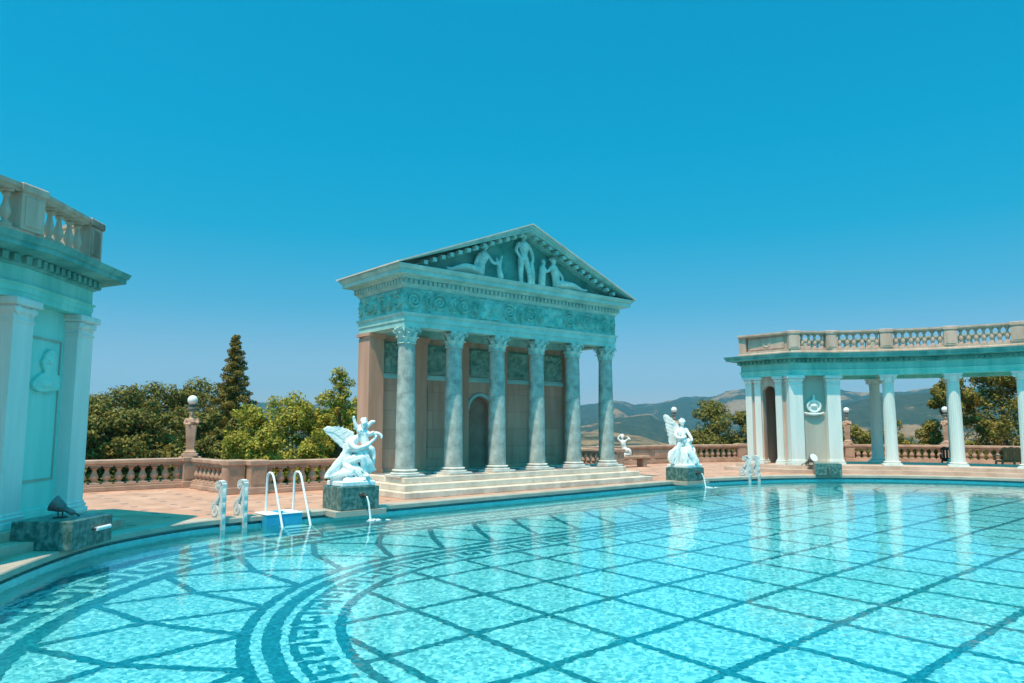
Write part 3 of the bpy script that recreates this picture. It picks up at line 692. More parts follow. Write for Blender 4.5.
# ============================================================ COLONNADES
def ionic(mb, r, h):
    mb.lathe([(r, 0), (r * 1.08, h * .08), (r, h * .16), (r, h * .3), (r * 1.3, h * .62), (r * 1.3, h * .7)], 28)
    for s_ in (-1, 1):
        for t_ in (-1, 1):
            pts = []
            for i in range(14):
                a = i / 13 * 3.6 * PI / 2; rad = r * .36 * (1 - i / 18)
                pts.append((s_ * (r * 1.12 + rad * math.cos(a - PI / 2 + PI)), t_ * r * 1.12, h * .50 + rad * math.sin(a - PI / 2 + PI)))
            mb.tube(pts, r * .12, 6)
        mb.tube([(s_ * r * 1.12, -r * 1.15, h * .5), (s_ * r * 1.12, -r * .4, h * .5), (s_ * r * 1.12, 0, h * .5), (s_ * r * 1.12, r * .4, h * .5), (s_ * r * 1.12, r * 1.15, h * .5)], [r * .3, r * .24, r * .2, r * .24, r * .3], 10)
    mb.bevbox(-r * 1.42, r * 1.42, -r * 1.3, r * 1.3, h * .7, h * .84, .01); mb.bevbox(-r * 1.55, r * 1.55, -r * 1.45, r * 1.45, h * .84, h, .015)
ZB, ZC = .30, 4.13
def flat_pilaster(mb, p, rz, w=.56, d=.30, z0=ZB, z1=ZC):
    mt = T(p[0], p[1], 0, rz); w2 = w / 2
    mb.bevbox(-w2 - .07, w2 + .07, -d - .07, d + .07, z0, z0 + .12, .01, mt); mb.bevbox(-w2 - .045, w2 + .045, -d - .045, d + .045, z0 + .12, z0 + .20, .02, mt); mb.bevbox(-w2 - .02, w2 + .02, -d - .02, d + .02, z0 + .2, z0 + .25, .01, mt)
    mb.box(-w2, w2, -d, d, z0 + .25, z1 - .40, mt)
    mb.bevbox(-w2 - .02, w2 + .02, -d - .02, d + .02, z1 - .40, z1 - .36, .01, mt); mb.box(-w2, w2, -d, d, z1 - .36, z1 - .26, mt)
    mb.bevbox(-w2 - .04, w2 + .04, -d - .04, d + .04, z1 - .26, z1 - .13, .035, mt); mb.bevbox(-w2 - .09, w2 + .09, -d - .09, d + .09, z1 - .13, z1, .015, mt)
    for s_ in (-1, 1):                                     # egg-and-volute ornament on the capital
        mb.lathe([(.01, -.03), (.075, -.03), (.085, 0), (.05, .03), (.01, .035)], 12, mtx=mt @ T(s_ * (w2 - .08), -d - .03, z1 - .20) @ Matrix.Rotation(PI / 2, 4, 'X'))
    mb.lathe([(.01, -.03), (.07, -.02), (.01, .03)], 10, mtx=mt @ T(0, -d - .03, z1 - .2) @ Matrix.Rotation(PI / 2, 4, 'X'))
def baluster_mesh(h, r):
    mb = MB(); q = r * 1.05
    mb.bevbox(-q, q, -q, q, 0, h * .09, .004); mb.bevbox(-q, q, -q, q, h * .92, h, .004)
    mb.lathe([(r * .8, h * .09), (r * .85, h * .13), (r * .5, h * .17), (r * .62, h * .22), (r * .98, h * .34), (r * .95, h * .44), (r * .62, h * .60), (r * .45, h * .74), (r * .5, h * .80), (r * .8, h * .84), (r * .8, h * .87), (r * .6, h * .92)], 14)
    return mb
PB = baluster_mesh(.645, .09)
def colonnade(label, front, arc, back, corner, cu, name='colonnade'):
    """front: pavilion nodes then columns along the pool; back: matching rear columns"""
    root = thing_uv(name, label, 'colonnade', cu[0], cu[1])
    lc = lambda p: (p[0] - cu[0], p[1] - cu[1])
    F = [lc(p) for p in front]; B = [lc(p) for p in back]; A = [lc(p) for p in corner]
    def curve(pts, start):                                 # smooth the colonnade front between columns
        head_ = pts[:start]; return head_ + spline(pts[start:], 4, False)
    loop = curve(F, 1) + curve(B, 0)[::-1] + A[::-1]
    loop = ccw(loop)
    # stepped floor
    mb = MB(); mb.prism(offset(loop, .55), .152, ZB); mb.build('platform', M['terrace'], root)
    mb = MB(); mb.prism(offset(loop, .95), 0.001, .15); mb.build('step', M['terrace'], root)
    # entablature
    mb = MB(); mb.sweep(loop, [(-.27, ZC), (.27, ZC), (.27, ZC + .10), (.29, ZC + .11), (.29, ZC + .20), (.33, ZC + .23), (.33, ZC + .25), (-.27, ZC + .25)]); mb.build('architrave', M['cast'], root)
    mb = MB(); mb.sweep(loop, [(-.26, ZC + .251), (.27, ZC + .251), (.27, ZC + .53), (-.26, ZC + .53)]); mb.prism(offset(loop, -.2), ZC + .35, ZC + .52); mb.build('frieze', M['cast'], root)
    mb = MB(); mb.sweep(loop, [(-.2, ZC + .531), (.30, ZC + .531), (.33, ZC + .56), (.33, ZC + .70), (.40, ZC + .72), (.78, ZC + .74), (.78, ZC + .82), (.81, ZC + .83), (.84, ZC + .89), (.86, ZC + .93), (-.2, ZC + .93)])
    mb.poly([offset(loop, -.19)], ZC + .925)
    for x, y, a in along(offset(loop, .37), .20): mb.box(-.055, .055, -.05, .05, ZC + .575, ZC + .695, T(x, y, 0, a))
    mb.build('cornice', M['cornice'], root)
    # roof balustrade: rails swept round, piers over the columns, balusters between
    rb = offset(loop, .18); z = ZC + .93
    mb = MB(); mb.sweep(rb, [(-.17, z - .004), (.17, z - .004), (.17, z + .10), (.14, z + .13), (.14, z + .22), (-.14, z + .22), (-.14, z + .13), (-.17, z + .10)]); base = mb.build('roof_balustrade', M['parapet'], root)
    mb = MB(); mb.sweep(rb, [(-.12, z + .86), (.12, z + .86), (.14, z + .89), (.18, z + .92), (.18, z + .99), (-.18, z + .99), (-.18, z + .92), (-.14, z + .89)]); mb.build('top_rail', M['parapet'], base)
    return root, F, B, A, loop, base, z
def nearest_normal(loop, p):
    best = None
    for i in range(len(loop)):
        a = Vector(loop[i]); b_ = Vector(loop[(i + 1) % len(loop)]); d = b_ - a; t_ = max(0, min(1, (Vector(p) - a).dot(d) / d.length_squared)); q = a + d * t_; e = (q - Vector(p)).length
        if best is None or e < best[0]: best = (e, d.normalized())
    return best[1]
def parapet_piers(base, z, pts, loop, w=.27, solid=(), nb=None):
    """a pier at each node, balusters in each gap"""
    rb = offset(loop, .18); proto = None; cumul = []
    nodes = []
    for p in pts:
        d = nearest_normal(loop, p); nodes.append((p[0] + d.y * .18, p[1] - d.x * .18, d))
    for i, (x, y, d) in enumerate(nodes):
        mb = MB(); mt = T(x, y, 0, math.atan2(d.y, d.x)); mb.box(-w, w, -.165, .165, z + .221, z + .865, mt); mb.bevbox(-w + .07, w - .07, -.18, .18, z + .28, z + .80, .012, mt); mb.bevbox(-w - .03, w + .03, -.2, .2, z + .86, z + 1.01, .02, mt); mb.build('pier', M['parapet'], base)
    for i in range(len(nodes) - 1):
        a, b_ = Vector(nodes[i][:2]), Vector(nodes[i + 1][:2]); L = (b_ - a).length
        if i in solid:
            mb = MB(); mid = (a + b_) / 2; mt = T(mid.x, mid.y, 0, math.atan2(b_.y - a.y, b_.x - a.x)); mb.box(-L / 2 + w, L / 2 - w, -.10, .10, z + .221, z + .865, mt)
            mb.bevbox(-L / 2 + w + .12, L / 2 - w - .12, -.13, .13, z + .29, z + .80, .012, mt)
            for k in range(12):
                q = k * PI / 6; mb.lathe([(.01, -.03), (.05, 0), (.01, .03)], 6, mtx=mt @ T(.16 * math.cos(q), -.14, z + .545 + .16 * math.sin(q)) @ Matrix.Rotation(PI / 2, 4, 'X'))
            mb.build('parapet_panel', M['parapet'], base); continue
        n = nb[i] if nb else max(3, round((L - 2 * w) / .265))
        for k in range(n):
            t_ = (w + (k + .5) * (L - 2 * w) / n) / L; p = a.lerp(b_, t_)
            # follow the curve of the rail
            best = min(((Vector(r_) - p).length, r_) for r_ in dense(rb)); p = Vector(best[1])
            if proto is None: proto = PB.build('baluster', M['parapet'], base); proto.location = (p.x, p.y, z + .221)
            else: inst(proto, base, (p.x, p.y, z + .221))
def dense(rb):
    key = id(rb)
    if key not in DENSE:
        o = []
        for i in range(len(rb)):
            a = Vector(rb[i]); b_ = Vector(rb[(i + 1) % len(rb)]); n = max(1, int((b_ - a).length / .05)); o += [tuple(a.lerp(b_, k / n)) for k in range(n)]
        DENSE[key] = o; KEEP.append(rb)
    return DENSE[key]
DENSE = {}; KEEP = []

# --- far colonnade
CRu = (12.4, -10.6)
pol = lambda R, a: (CRu[0] + R * math.cos(R_(a)), CRu[1] + R * math.sin(R_(a)))
P1, P2 = (18.47, -1.98), (19.72, -3.02)
angs = [33.6, 20.2, 7.0, -6.2, -19.4]
front = [P1, P2] + [pol(10.35, a) for a in angs]; back = [pol(13.35, 46.5)] + [pol(13.35, a) for a in angs]
cuR = (21.0, -4.0)
rootR, F, B, A, loopR, baseR, zR = colonnade('curved white colonnade with pink roof balustrade at the far end of the pool', front, None, back, [(18.44, .12), (19.7, .26)], cuR)
colp = make_column(rootR, *F[2], ZB, ZC - ZB, .255, .20, .34, (M['column'], M['column'], M['column']), ionic, 20)
for i, p in enumerate(F[3:] + B[1:]): copy_part(colp, rootR, (p[0], p[1], ZB))
i = 0
for o in rootR.children:
    if o.name.startswith('column'):
        d = nearest_normal(loopR, (o.location.x, o.location.y)); o.rotation_euler = (0, 0, math.atan2(d.y, d.x))
dP = math.atan2(F[1][1] - F[0][1], F[1][0] - F[0][0])
# pavilion: corner pilasters, front panel wall with wreathed shield, end wall with arch
def pavilion(root, F, A, loop, backc, flip, medallion):
    d = math.atan2(F[1][1] - F[0][1], F[1][0] - F[0][0]) if not flip else math.atan2(F[0][1] - F[1][1], F[0][0] - F[1][0])
    L = math.dist(F[0], F[1]); mid = ((F[0][0] + F[1][0]) / 2, (F[0][1] + F[1][1]) / 2); mt = T(mid[0], mid[1], 0, d)
    for p in F[:2]:
        mb = MB(); flat_pilaster(mb, p, d, .58, .26); mb.build('pilaster', M['column'], root)
    mb = MB(); mb.box(-L / 2 + .28, L / 2 - .28, -.02, .16, ZB + .001, ZC - .002, mt); w = L / 2 - .42
    mb.bevbox(-L / 2 + .29, L / 2 - .29, -.09, .0, ZB + .002, ZB + .22, .01, mt)
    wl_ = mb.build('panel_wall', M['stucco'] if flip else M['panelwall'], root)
    mb = MB()
    for z0, z1, x0, x1 in ((1.0, 1.03, -w, w), (3.55, 3.58, -w, w), (1.03, 3.55, -w, -w + .03), (1.03, 3.55, w - .03, w)):
        if medallion == 'bust': mb.box(x0, x1, -.045, -.0205, z0, z1, mt)
    if medallion == 'bust': mb.build('panel_moulding', M['panelwall'], root)
    # end wall
    a, b_ = Vector(F[0]), Vector(A[0]); dd = math.atan2(b_.y - a.y, b_.x - a.x); Le = (b_ - a).length; me_ = T(a.x, a.y, 0, dd)
    mb = MB(); mb.extrude(arch_loop(Le * .52, .62, ZB + .002, 3.42, ZC - .003, .28, Le - .1), lambda x, z, dp: me_ @ Vector((x, dp, z)), -.12, .12); mb.build('end_wall', M['parapet'], root)
    for s_ in (Le * .52 - .50, Le * .52 + .50, Le - .06):
        mb = MB(); p = me_ @ Vector((s_, 0, 0)); flat_pilaster(mb, p, dd if flip else dd + PI, .30, .22); mb.build('pilaster', M['column'], root)
    # rear and inner walls
    c, bk = Vector(A[0]), Vector(backc); d2 = math.atan2(bk.y - c.y, bk.x - c.x); L2 = (bk - c).length
    mb = MB(); mb.box(.1, L2, -.1, .1, ZB, ZC - .004, T(c.x, c.y, 0, d2)); mb.build('rear_wall', M['parapet'], root)
    q = Vector(F[1]); d3 = math.atan2(bk.y - q.y, bk.x - q.x); L3 = (bk - q).length
    mb = MB(); mb.box(.27, L3 - .11, -.1, .1, ZB, ZC - .005, T(q.x, q.y, 0, d3)); mb.build('inner_wall', M['pilaster'], root)
    return mt, me_, Le
mtR, meR, LeR = pavilion(rootR, F, A, loopR, B[0], False, 'shield')
parapet_piers(baseR, zR, [A[0]] + F, loopR, .24, solid=(0,), nb=None)
parapet_piers(baseR, zR, B, loopR, .24)
sh_ = sculpt('wreath_shield', [[(.28 * math.cos(a * PI / 8), -.03, .24 * math.sin(a * PI / 8), .06) for a in range(17)], [(-.42, 0, -.28, .04), (-.25, -.02, -.32, .06), (0, -.03, -.34, .07), (.25, -.02, -.32, .06), (.42, 0, -.28, .04)], [(0, 0, .25, .05), (0, -.02, .36, .06), (0, -.02, .46, .05)]],
     [((0, 0, 0), .24, (1, .3, .85)), ((0, -.06, .02), .11, (1.2, .6, .8))], M['column'], rootR, .02)
sh_.matrix_basis = mtR @ Matrix.Translation((0, -.08, 2.80))

# --- near colonnade (pavilion at the left edge of the view)
FL = [UV(-8.67, 14.4), UV(-8.54, 12.35), UV(-9.0, 9.9), UV(-9.35, 7.2), UV(-9.3, 4.6)]
BL = [UV(-11.6, 14.4), UV(-11.7, 12.3), UV(-12.2, 9.7), UV(-12.5, 7.0), UV(-12.4, 4.4)]
cuL = (-10.5, -3.0)
rootL, F2, B2, A2, loopL, baseL, zL = colonnade('tall near colonnade pavilion with a bust relief between two pilasters', FL, None, BL, [UV(-10.4, 15.3)], cuL)
for i, p in enumerate(F2[2:] + B2[1:]):
    d = nearest_normal(loopL, p); copy_part(colp, rootL, (p[0], p[1], ZB), math.atan2(d.y, d.x))
mtL, meL, LeL = pavilion(rootL, F2, A2, loopL, B2[0], True, 'bust')
Lp = math.dist(F2[0], F2[1]); dpl = math.atan2(F2[0][1] - F2[1][1], F2[0][0] - F2[1][0])
pa, pb = Vector(F2[1]), Vector(F2[0]); midp = pa.lerp(pb, .5)
parapet_piers(baseL, zL, F2, loopL, .24, nb=[5, 7, 7, 7])
parapet_piers(baseL, zL, [F2[0], A2[0], B2[0]], loopL, .22, solid=(0,)); parapet_piers(baseL, zL, B2[0:], loopL, .22)
pr = [(295, 266), (275, 282), (266, 304), (262, 318), (251, 338), (259, 343), (257, 352), (262, 360), (262, 370), (272, 378), (272, 392), (245, 408), (222, 432), (206, 458), (214, 482), (246, 498), (300, 494), (356, 484), (366, 446), (356, 404), (340, 386), (330, 372), (338, 338), (334, 296), (318, 274)]
pr = [((x - 285) * .0056, (385 - y) * .0034) for x, y in pr]
q5 = lambda x, y, r, dy=-.03: ((x - 285) * .0056, dy, (385 - y) * .0034, r)
bu = sculpt('bust_relief', [[q5(245, 420, .04), q5(275, 455, .05), q5(292, 490, .04)], [q5(330, 392, .04), q5(300, 430, .05), q5(270, 480, .04)], [q5(225, 440, .05), q5(222, 470, .05)], [q5(350, 410, .05), q5(352, 470, .05)], [q5(262, 316, .018, -.05), q5(290, 318, .02, -.06)], [q5(280, 345, .02, -.05), q5(268, 356, .016, -.045)], [q5(318, 332, .026, -.06), q5(316, 344, .02, -.06)]],
     [(q5(298, 320, 0)[:3], .15, (1, .45, .95)), (q5(300, 365, 0)[:3], .10, (1, .4, .8)), (q5(285, 450, 0)[:3], .24, (1.25, .3, .55))] + [(q5(300 + 24 * math.cos(a * .7), 292 - 16 * math.sin(a * .7), 0, -.05)[:3], .035, (1, 1, 1)) for a in range(5)], M['stucco'], rootL, .012, plates=[(pr, -.055, .02)], smooth=2)
bu.matrix_basis = mtL @ Matrix.Translation((.12, -.03, 2.98))

# ============================================================ TERRACE BALUSTRADES
PT = baluster_mesh(.56, .125)
PTO = [None]
def balustrade(a, b, label, n=None, ends=(1, 1), solid=False, name='stone_balustrade'):
    (x0, y0), (x1, y1) = a, b; L = math.hypot(x1 - x0, y1 - y0); rz = math.atan2(y1 - y0, x1 - x0)
    r = thing(name, label, 'balustrade' if not solid else 'parapet wall', x0, y0, 0, rz, 'balustrade runs round the terrace')
    e0, e1 = (.22 if ends[0] else 0), (L - .22 if ends[1] else L)
    mb = MB(); mb.bevbox(e0, e1, -.17, .17, .003, .14, .015); mb.bevbox(e0, e1, -.14, .14, .139, .21, .01); mb.build('plinth', M['rail'], r)
    mb = MB(); mb.bevbox(e0, e1, -.13, .13, .77, .82, .01); mb.bevbox(e0, e1, -.17, .17, .819, .95, .025); mb.build('top_rail', M['rail'], r)
    if solid:
        mb = MB(); mb.box(e0, e1, -.09, .09, .209, .772)
        m_ = 3
        for k in range(m_): w = (e1 - e0) / m_; mb.bevbox(e0 + k * w + .18, e0 + (k + 1) * w - .18, -.12, .12, .27, .71, .012)
        mb.build('solid_panel', M['rail'], r)
    else:
        n = n or round((e1 - e0) / .335)
        for k in range(n):
            x = e0 + (k + .5) * (e1 - e0) / n
            if PTO[0] is None: PTO[0] = PT.build('baluster', M['bal'], r); PTO[0].location = (x, 0, .21)
            else: inst(PTO[0], r, (x, 0, .21))
    for f, x in zip(ends, (0, L)):
        if f:
            mb = MB(); w = .24; mb.bevbox(x - w - .03, x + w + .03, -w - .03, w + .03, 0.004, .2, .015); mb.box(x - w, x + w, -w, w, .2, .82); mb.bevbox(x - w + .07, x + w - .07, -w - .015, w + .015, .27, .74, .012); mb.bevbox(x - w - .04, x + w + .04, -w - .04, w + .04, .815, .985, .03); mb.build('pier', M['rail'], r)
    return r
q = lambda u, v: XY(u, v)
balustrade(q(-11.4, 6.95), q(-3.75, 6.95), 'long balustrade run from the near pavilion to the lamp pier, oaks behind it', ends=(0, 1))
balustrade(q(-3.72, 6.35), q(-3.55, 3.55), 'short steep-angled balustrade run in front of the light green trees, towards the ladder', ends=(0, 1))
balustrade(q(-3.0, 3.2), q(-.35, 3.2), 'balustrade run between the twin corner piers and the temple, behind the winged statue', ends=(1, 0))
balustrade(q(12.9, 3.3), q(12.9, 6.6), 'balustrade run seen through the two rightmost columns of the temple', ends=(1, 1))
balustrade(q(13.2, 6.95), RB[1], 'short far balustrade run between the temple columns and the solid parapet', ends=(0, 1))
balustrade(RB[1], RB[2], 'solid panelled parapet behind the stone bench and its small white statue', solid=True, ends=(0, 1), name='parapet_wall')
balustrade(RB[2], RB[3], 'far balustrade run between the globe lamp pier and the end wall of the colonnade', ends=(0, 1))
balustrade(RB[3], RB[4], 'far balustrade run hidden in part by the end pavilion of the colonnade', ends=(0, 1))
balustrade(RB[4], RB[5], 'far balustrade run seen between the columns, low shrubs behind it', ends=(0, 1))
balustrade(RB[5], RB[6], 'far balustrade run behind the brown wooden armchair', ends=(0, 1))
balustrade(RB[6], RB[7], 'balustrade run at the right edge of the terrace beyond the last column', ends=(0, 1))

# ============================================================ HERM LAMPS
def herm(label, x, y, z, sc=1.0, rz=0):
    r = thing('herm_lamp', label, 'lamp', x, y, z, rz, 'globe lamps on stone herms')
    mb = MB(); mb.bevbox(-.24, .24, -.24, .24, 0, .10, .015); mb.bevbox(-.19, .19, -.19, .19, .10, .17, .03); mb.build('foot', M['rail'], r)
    mb = MB(); zs = (.17, .22, 1.02); ws = (.15, .115, .165); vs = []
    for z_, w in zip(zs, ws): vs += [(-w, -w, z_), (w, -w, z_), (w, w, z_), (-w, w, z_)]
    fs = [(3, 2, 1, 0), (8, 9, 10, 11)] + [(k * 4 + j, k * 4 + (j + 1) % 4, k * 4 + 4 + (j + 1) % 4, k * 4 + 4 + j) for k in range(2) for j in range(4)]
    mb.add(vs, fs); mb.build('shaft', M['bal'], r)
    sculpt('torso', [[(0, 0, .98, .14), (0, -.02, 1.12, .15), (0, 0, 1.22, .10), (0, 0, 1.30, .06)], [(-.16, 0, 1.2, .06), (-.2, -.06, 1.06, .05), (-.04, -.17, 1.04, .04)], [(.16, 0, 1.2, .06), (.2, -.06, 1.08, .05), (.06, -.17, 1.12, .04)]],
           head((0, -.02, 1.40), .10) + hair((0, 0, 1.42), .11, 18, 6), M['bal'], r, .018)
    mb = MB(); mb.lathe([(.09, 1.50), (.14, 1.53), (.14, 1.57), (.07, 1.60), (.06, 1.63), (.12, 1.67), (.10, 1.69)], 16); mb.build('lamp_collar', M['lampmetal'], r)
    mb = MB(); mb.lathe([(.01, 1.66)] + [(.16 * math.sin(PI * i / 16), 1.83 - .16 * math.cos(PI * i / 16)) for i in range(1, 16)] + [(.01, 1.99)], 24); mb.build('globe', M['globe'], r)
    return r
x, y = q(-3.75, 6.95)
h0 = herm('globe lamp on a tapering stone herm above the oaks, nearest of the lamps', x, y, .985, rz=.3)
dup(h0, (RB[2][0], RB[2][1], .985), -.2, 'globe lamp on a stone herm rising right behind the farther winged statue')
dup(h0, (RB[4][0], RB[4][1], .985), -.5, 'globe lamp on a stone herm standing clear between pavilion and first round column')
dup(h0, (RB[5][0], RB[5][1], .985), -.5, 'globe lamp on a stone herm half hidden behind a round column, before the sparse tree')

# ============================================================ PEDESTALS, STATUES, FOUNTAIN SPOUTS
def pedestal(label, u, v, w=1.0, d=.95, h=.54):
    r = thing_uv('marble_pedestal', label, 'pedestal', u, v, 0.004, 'green marble statue pedestals')
    mb = MB(); mb.bevbox(0, w, 0, d, 0, h, .012); mb.build('block', M['green'], r)
    mb = MB(); mb.tube([(w * .55, .02, h * .62), (w * .55, -.10, h * .63), (w * .55, -.2, h * .60)], .035, 10); mb.lathe([(.01, -.02), (.085, -.01), (.06, .03), (.01, .03)], 14, mtx=T(w * .55, 0, h * .62) @ Matrix.Rotation(PI / 2, 4, 'X')); mb.build('spout', M['bronze'], r)
    pts = [(w * .55 + .006 * i + .004 * math.sin(i * 2.2), -.19 - .024 * i, h * .60 - .0135 * i * i) for i in range(9)]
    mb = MB(); mb.tube(pts, [.014 + .0016 * i + .004 * (i % 2) for i in range(9)], 8)
    jm = M.get('jet') or mat('falling_water', (.86, .92, .94), (.70, .84, .88), .15, 14, .8, 40, spec=.6); M['jet'] = jm
    mb.build('water_jet', jm, r)
    g = random.Random(4); mb = MB(); iv, iff = ico(1)
    for _ in range(46):
        a = g.uniform(0, 6.28); rr_ = abs(g.gauss(0, .11)); s = g.uniform(.008, .03); p = (w * .63 + rr_ * math.cos(a) * 1.3, -.41 + rr_ * math.sin(a), ZW + .0 + g.uniform(0, .035) * max(0, 1 - rr_ * 4))
        mb.add([(p[0] + k.x * s * 1.6, p[1] + k.y * s * 1.6, p[2] + k.z * s * .6) for k in iv], iff, True)
    mb.build('splash', jm, r)['kind'] = 'stuff'
    return r
pd1 = pedestal('green marble pedestal with a water spout, under the nearer winged statue', PED[0][0], PED[0][1])
pd2 = pedestal('green marble pedestal with a water spout, under the farther winged statue', PED[1][0], PED[1][1], .95, .98, .46)
rngp = lambda l: [(a, b) for a, b in l]
# statue 1: seated nymph and winged child
x, y = XY(PED[0][0] + .5, PED[0][1] + .48)
s1 = thing('marble_statue', 'white marble nymph embracing a child, one broad wing spread left, near the pool ladder', 'statue', x, y, .545, -math.atan2(x, y), 'white marble statues')
mb = MB(); mb.bevbox(-.46, .46, -.43, .43, 0, .13, .02); pl = mb.build('plinth', M['marble'], s1); pl.rotation_euler = (0, 0, TH + math.atan2(x, y))
wing1 = [(-.74, 1.46), (-.64, 1.54), (-.41, 1.50), (-.15, 1.47), (.04, 1.38), (.08, 1.1), (-.05, .92), (-.16, .86), (-.24, .96), (-.30, 1.00), (-.37, 1.08), (-.43, 1.12), (-.50, 1.2), (-.58, 1.27), (-.68, 1.37)]
sculpt('figure_group', [
    # rock
    [(-.42, 0, .14, .12), (-.1, .05, .18, .2), (.25, 0, .16, .16), (.42, -.05, .13, .1)], [(-.3, .2, .15, .14), (.1, .25, .2, .2), (.3, .2, .15, .14)], [(-.1, -.2, .12, .12), (.3, -.22, .12, .1)],
    # torso leaning right
    [(-.10, .05, .50, .19), (-.13, .05, .66, .185), (-.11, .03, .86, .145), (-.03, 0, 1.04, .16), (.06, -.01, 1.16, .13), (.13, -.02, 1.24, .075), (.18, -.04, 1.31, .06)],
    # kneeling leg, lower leg along the rock
    [(-.12, .0, .52, .15), (-.02, -.16, .42, .12), (.04, -.2, .36, .095), (-.18, -.18, .32, .085), (-.42, -.12, .27, .06), (-.56, -.1, .24, .05), (-.64, -.14, .22, .035)],
    # raised knee
    [(-.08, 0, .62, .15), (.10, -.14, .68, .125), (.26, -.22, .72, .095), (.30, -.22, .56, .085), (.34, -.2, .38, .06), (.36, -.22, .28, .05), (.42, -.30, .26, .04)],
    # arm round the child, arm held out
    [(-.04, -.08, 1.14, .085), (.02, -.2, 1.02, .07), (.16, -.26, .97, .06), (.36, -.22, 1.03, .05), (.52, -.14, 1.16, .045), (.60, -.1, 1.26, .04)],
    [(.14, .0, 1.2, .08), (.32, -.04, 1.27, .062), (.52, -.06, 1.34, .05), (.66, -.06, 1.34, .045), (.74, -.08, 1.28, .035), (.74, -.1, 1.22, .025)],
    # child: body, legs, arms
    [(.34, -.1, 1.05, .11), (.30, -.08, 1.2, .11), (.27, -.06, 1.36, .11), (.25, -.05, 1.47, .06)], [(.36, -.12, 1.02, .08), (.5, -.2, .95, .065), (.56, -.2, .78, .05), (.56, -.22, .68, .035)],
    [(.16, -.04, 1.42, .06), (.08, -.06, 1.56, .05), (.04, -.06, 1.70, .04), (.03, -.07, 1.77, .038)], [(.36, -.06, 1.4, .055), (.44, -.14, 1.34, .045), (.52, -.16, 1.38, .04)],
    # small wing right
    [(.36, .02, 1.5, .05), (.46, .02, 1.62, .06), (.56, .02, 1.66, .03)],
    # drapery
    [(.36, .02, .92, .10), (.46, 0, .76, .10), (.50, .0, .6, .10), (.44, .02, .4, .12)], [(-.20, .16, .66, .16), (-.36, .14, .50, .14), (-.50, .1, .32, .11)], [(-.3, .0, .3, .14), (0, .0, .36, .2), (.25, -.02, .3, .16)], [(.0, .12, .7, .18), (.2, .12, .6, .18), (.3, .1, .4, .16)],
    [(.05, -.1, .9, .05), (.2, -.14, .86, .06), (.36, -.1, .88, .07)], [(.12, -.02, .98, .08), (.22, .0, .82, .11), (.30, .0, .66, .11)],
    *folds((-.20, -.02, .80), (-.55, -.10, .22), 6, .10, .02, 1), *folds((.30, -.16, .92), (.50, -.14, .36), 7, .09, .018, 2), *folds((.0, -.1, .60), (.34, -.22, .18), 6, .12, .018, 3), *folds((-.05, -.15, .98), (.34, -.14, .82), 4, .05, .016, 4)],
    head((.30, -.10, 1.60), .115, -.35) + hair((.29, -.06, 1.63), .12, 26, 3) + head((.20, -.10, 1.41), .105, .7) + hair((.16, -.03, 1.45), .12, 24, 4) + [((.07, -.16, .74), .09, (1, 1, 1))],
    M['marble'], s1, .0115, fat=1.1, plates=[(wing1, lambda a, b: .10 - .10 * (a + .3), lambda a, b: .16 - .10 * (a + .3))], smooth=3)
def feathers(loops, parent, y0):
    mb = MB()
    for l, dy in loops: mb.extrude(l, lambda a, b, d: (a, d - .10 * (a + .3), b), y0 - dy, y0 - dy + .025)
    return mb.build('wing_feathers', M['marble'], parent)
rows = []
for k in range(7):
    t_ = k / 6; ax, az = -.70 + .55 * t_, 1.46 - .40 * t_ * t_ - .02; rows.append(([(ax, az), (ax + .05, az + .05), (ax + .28, az + .10 + .1 * t_), (ax + .30, az + .02 + .1 * t_), (ax + .10, az - .06)], .004 * (k % 2) + .012))
feathers(rows, s1, .10)
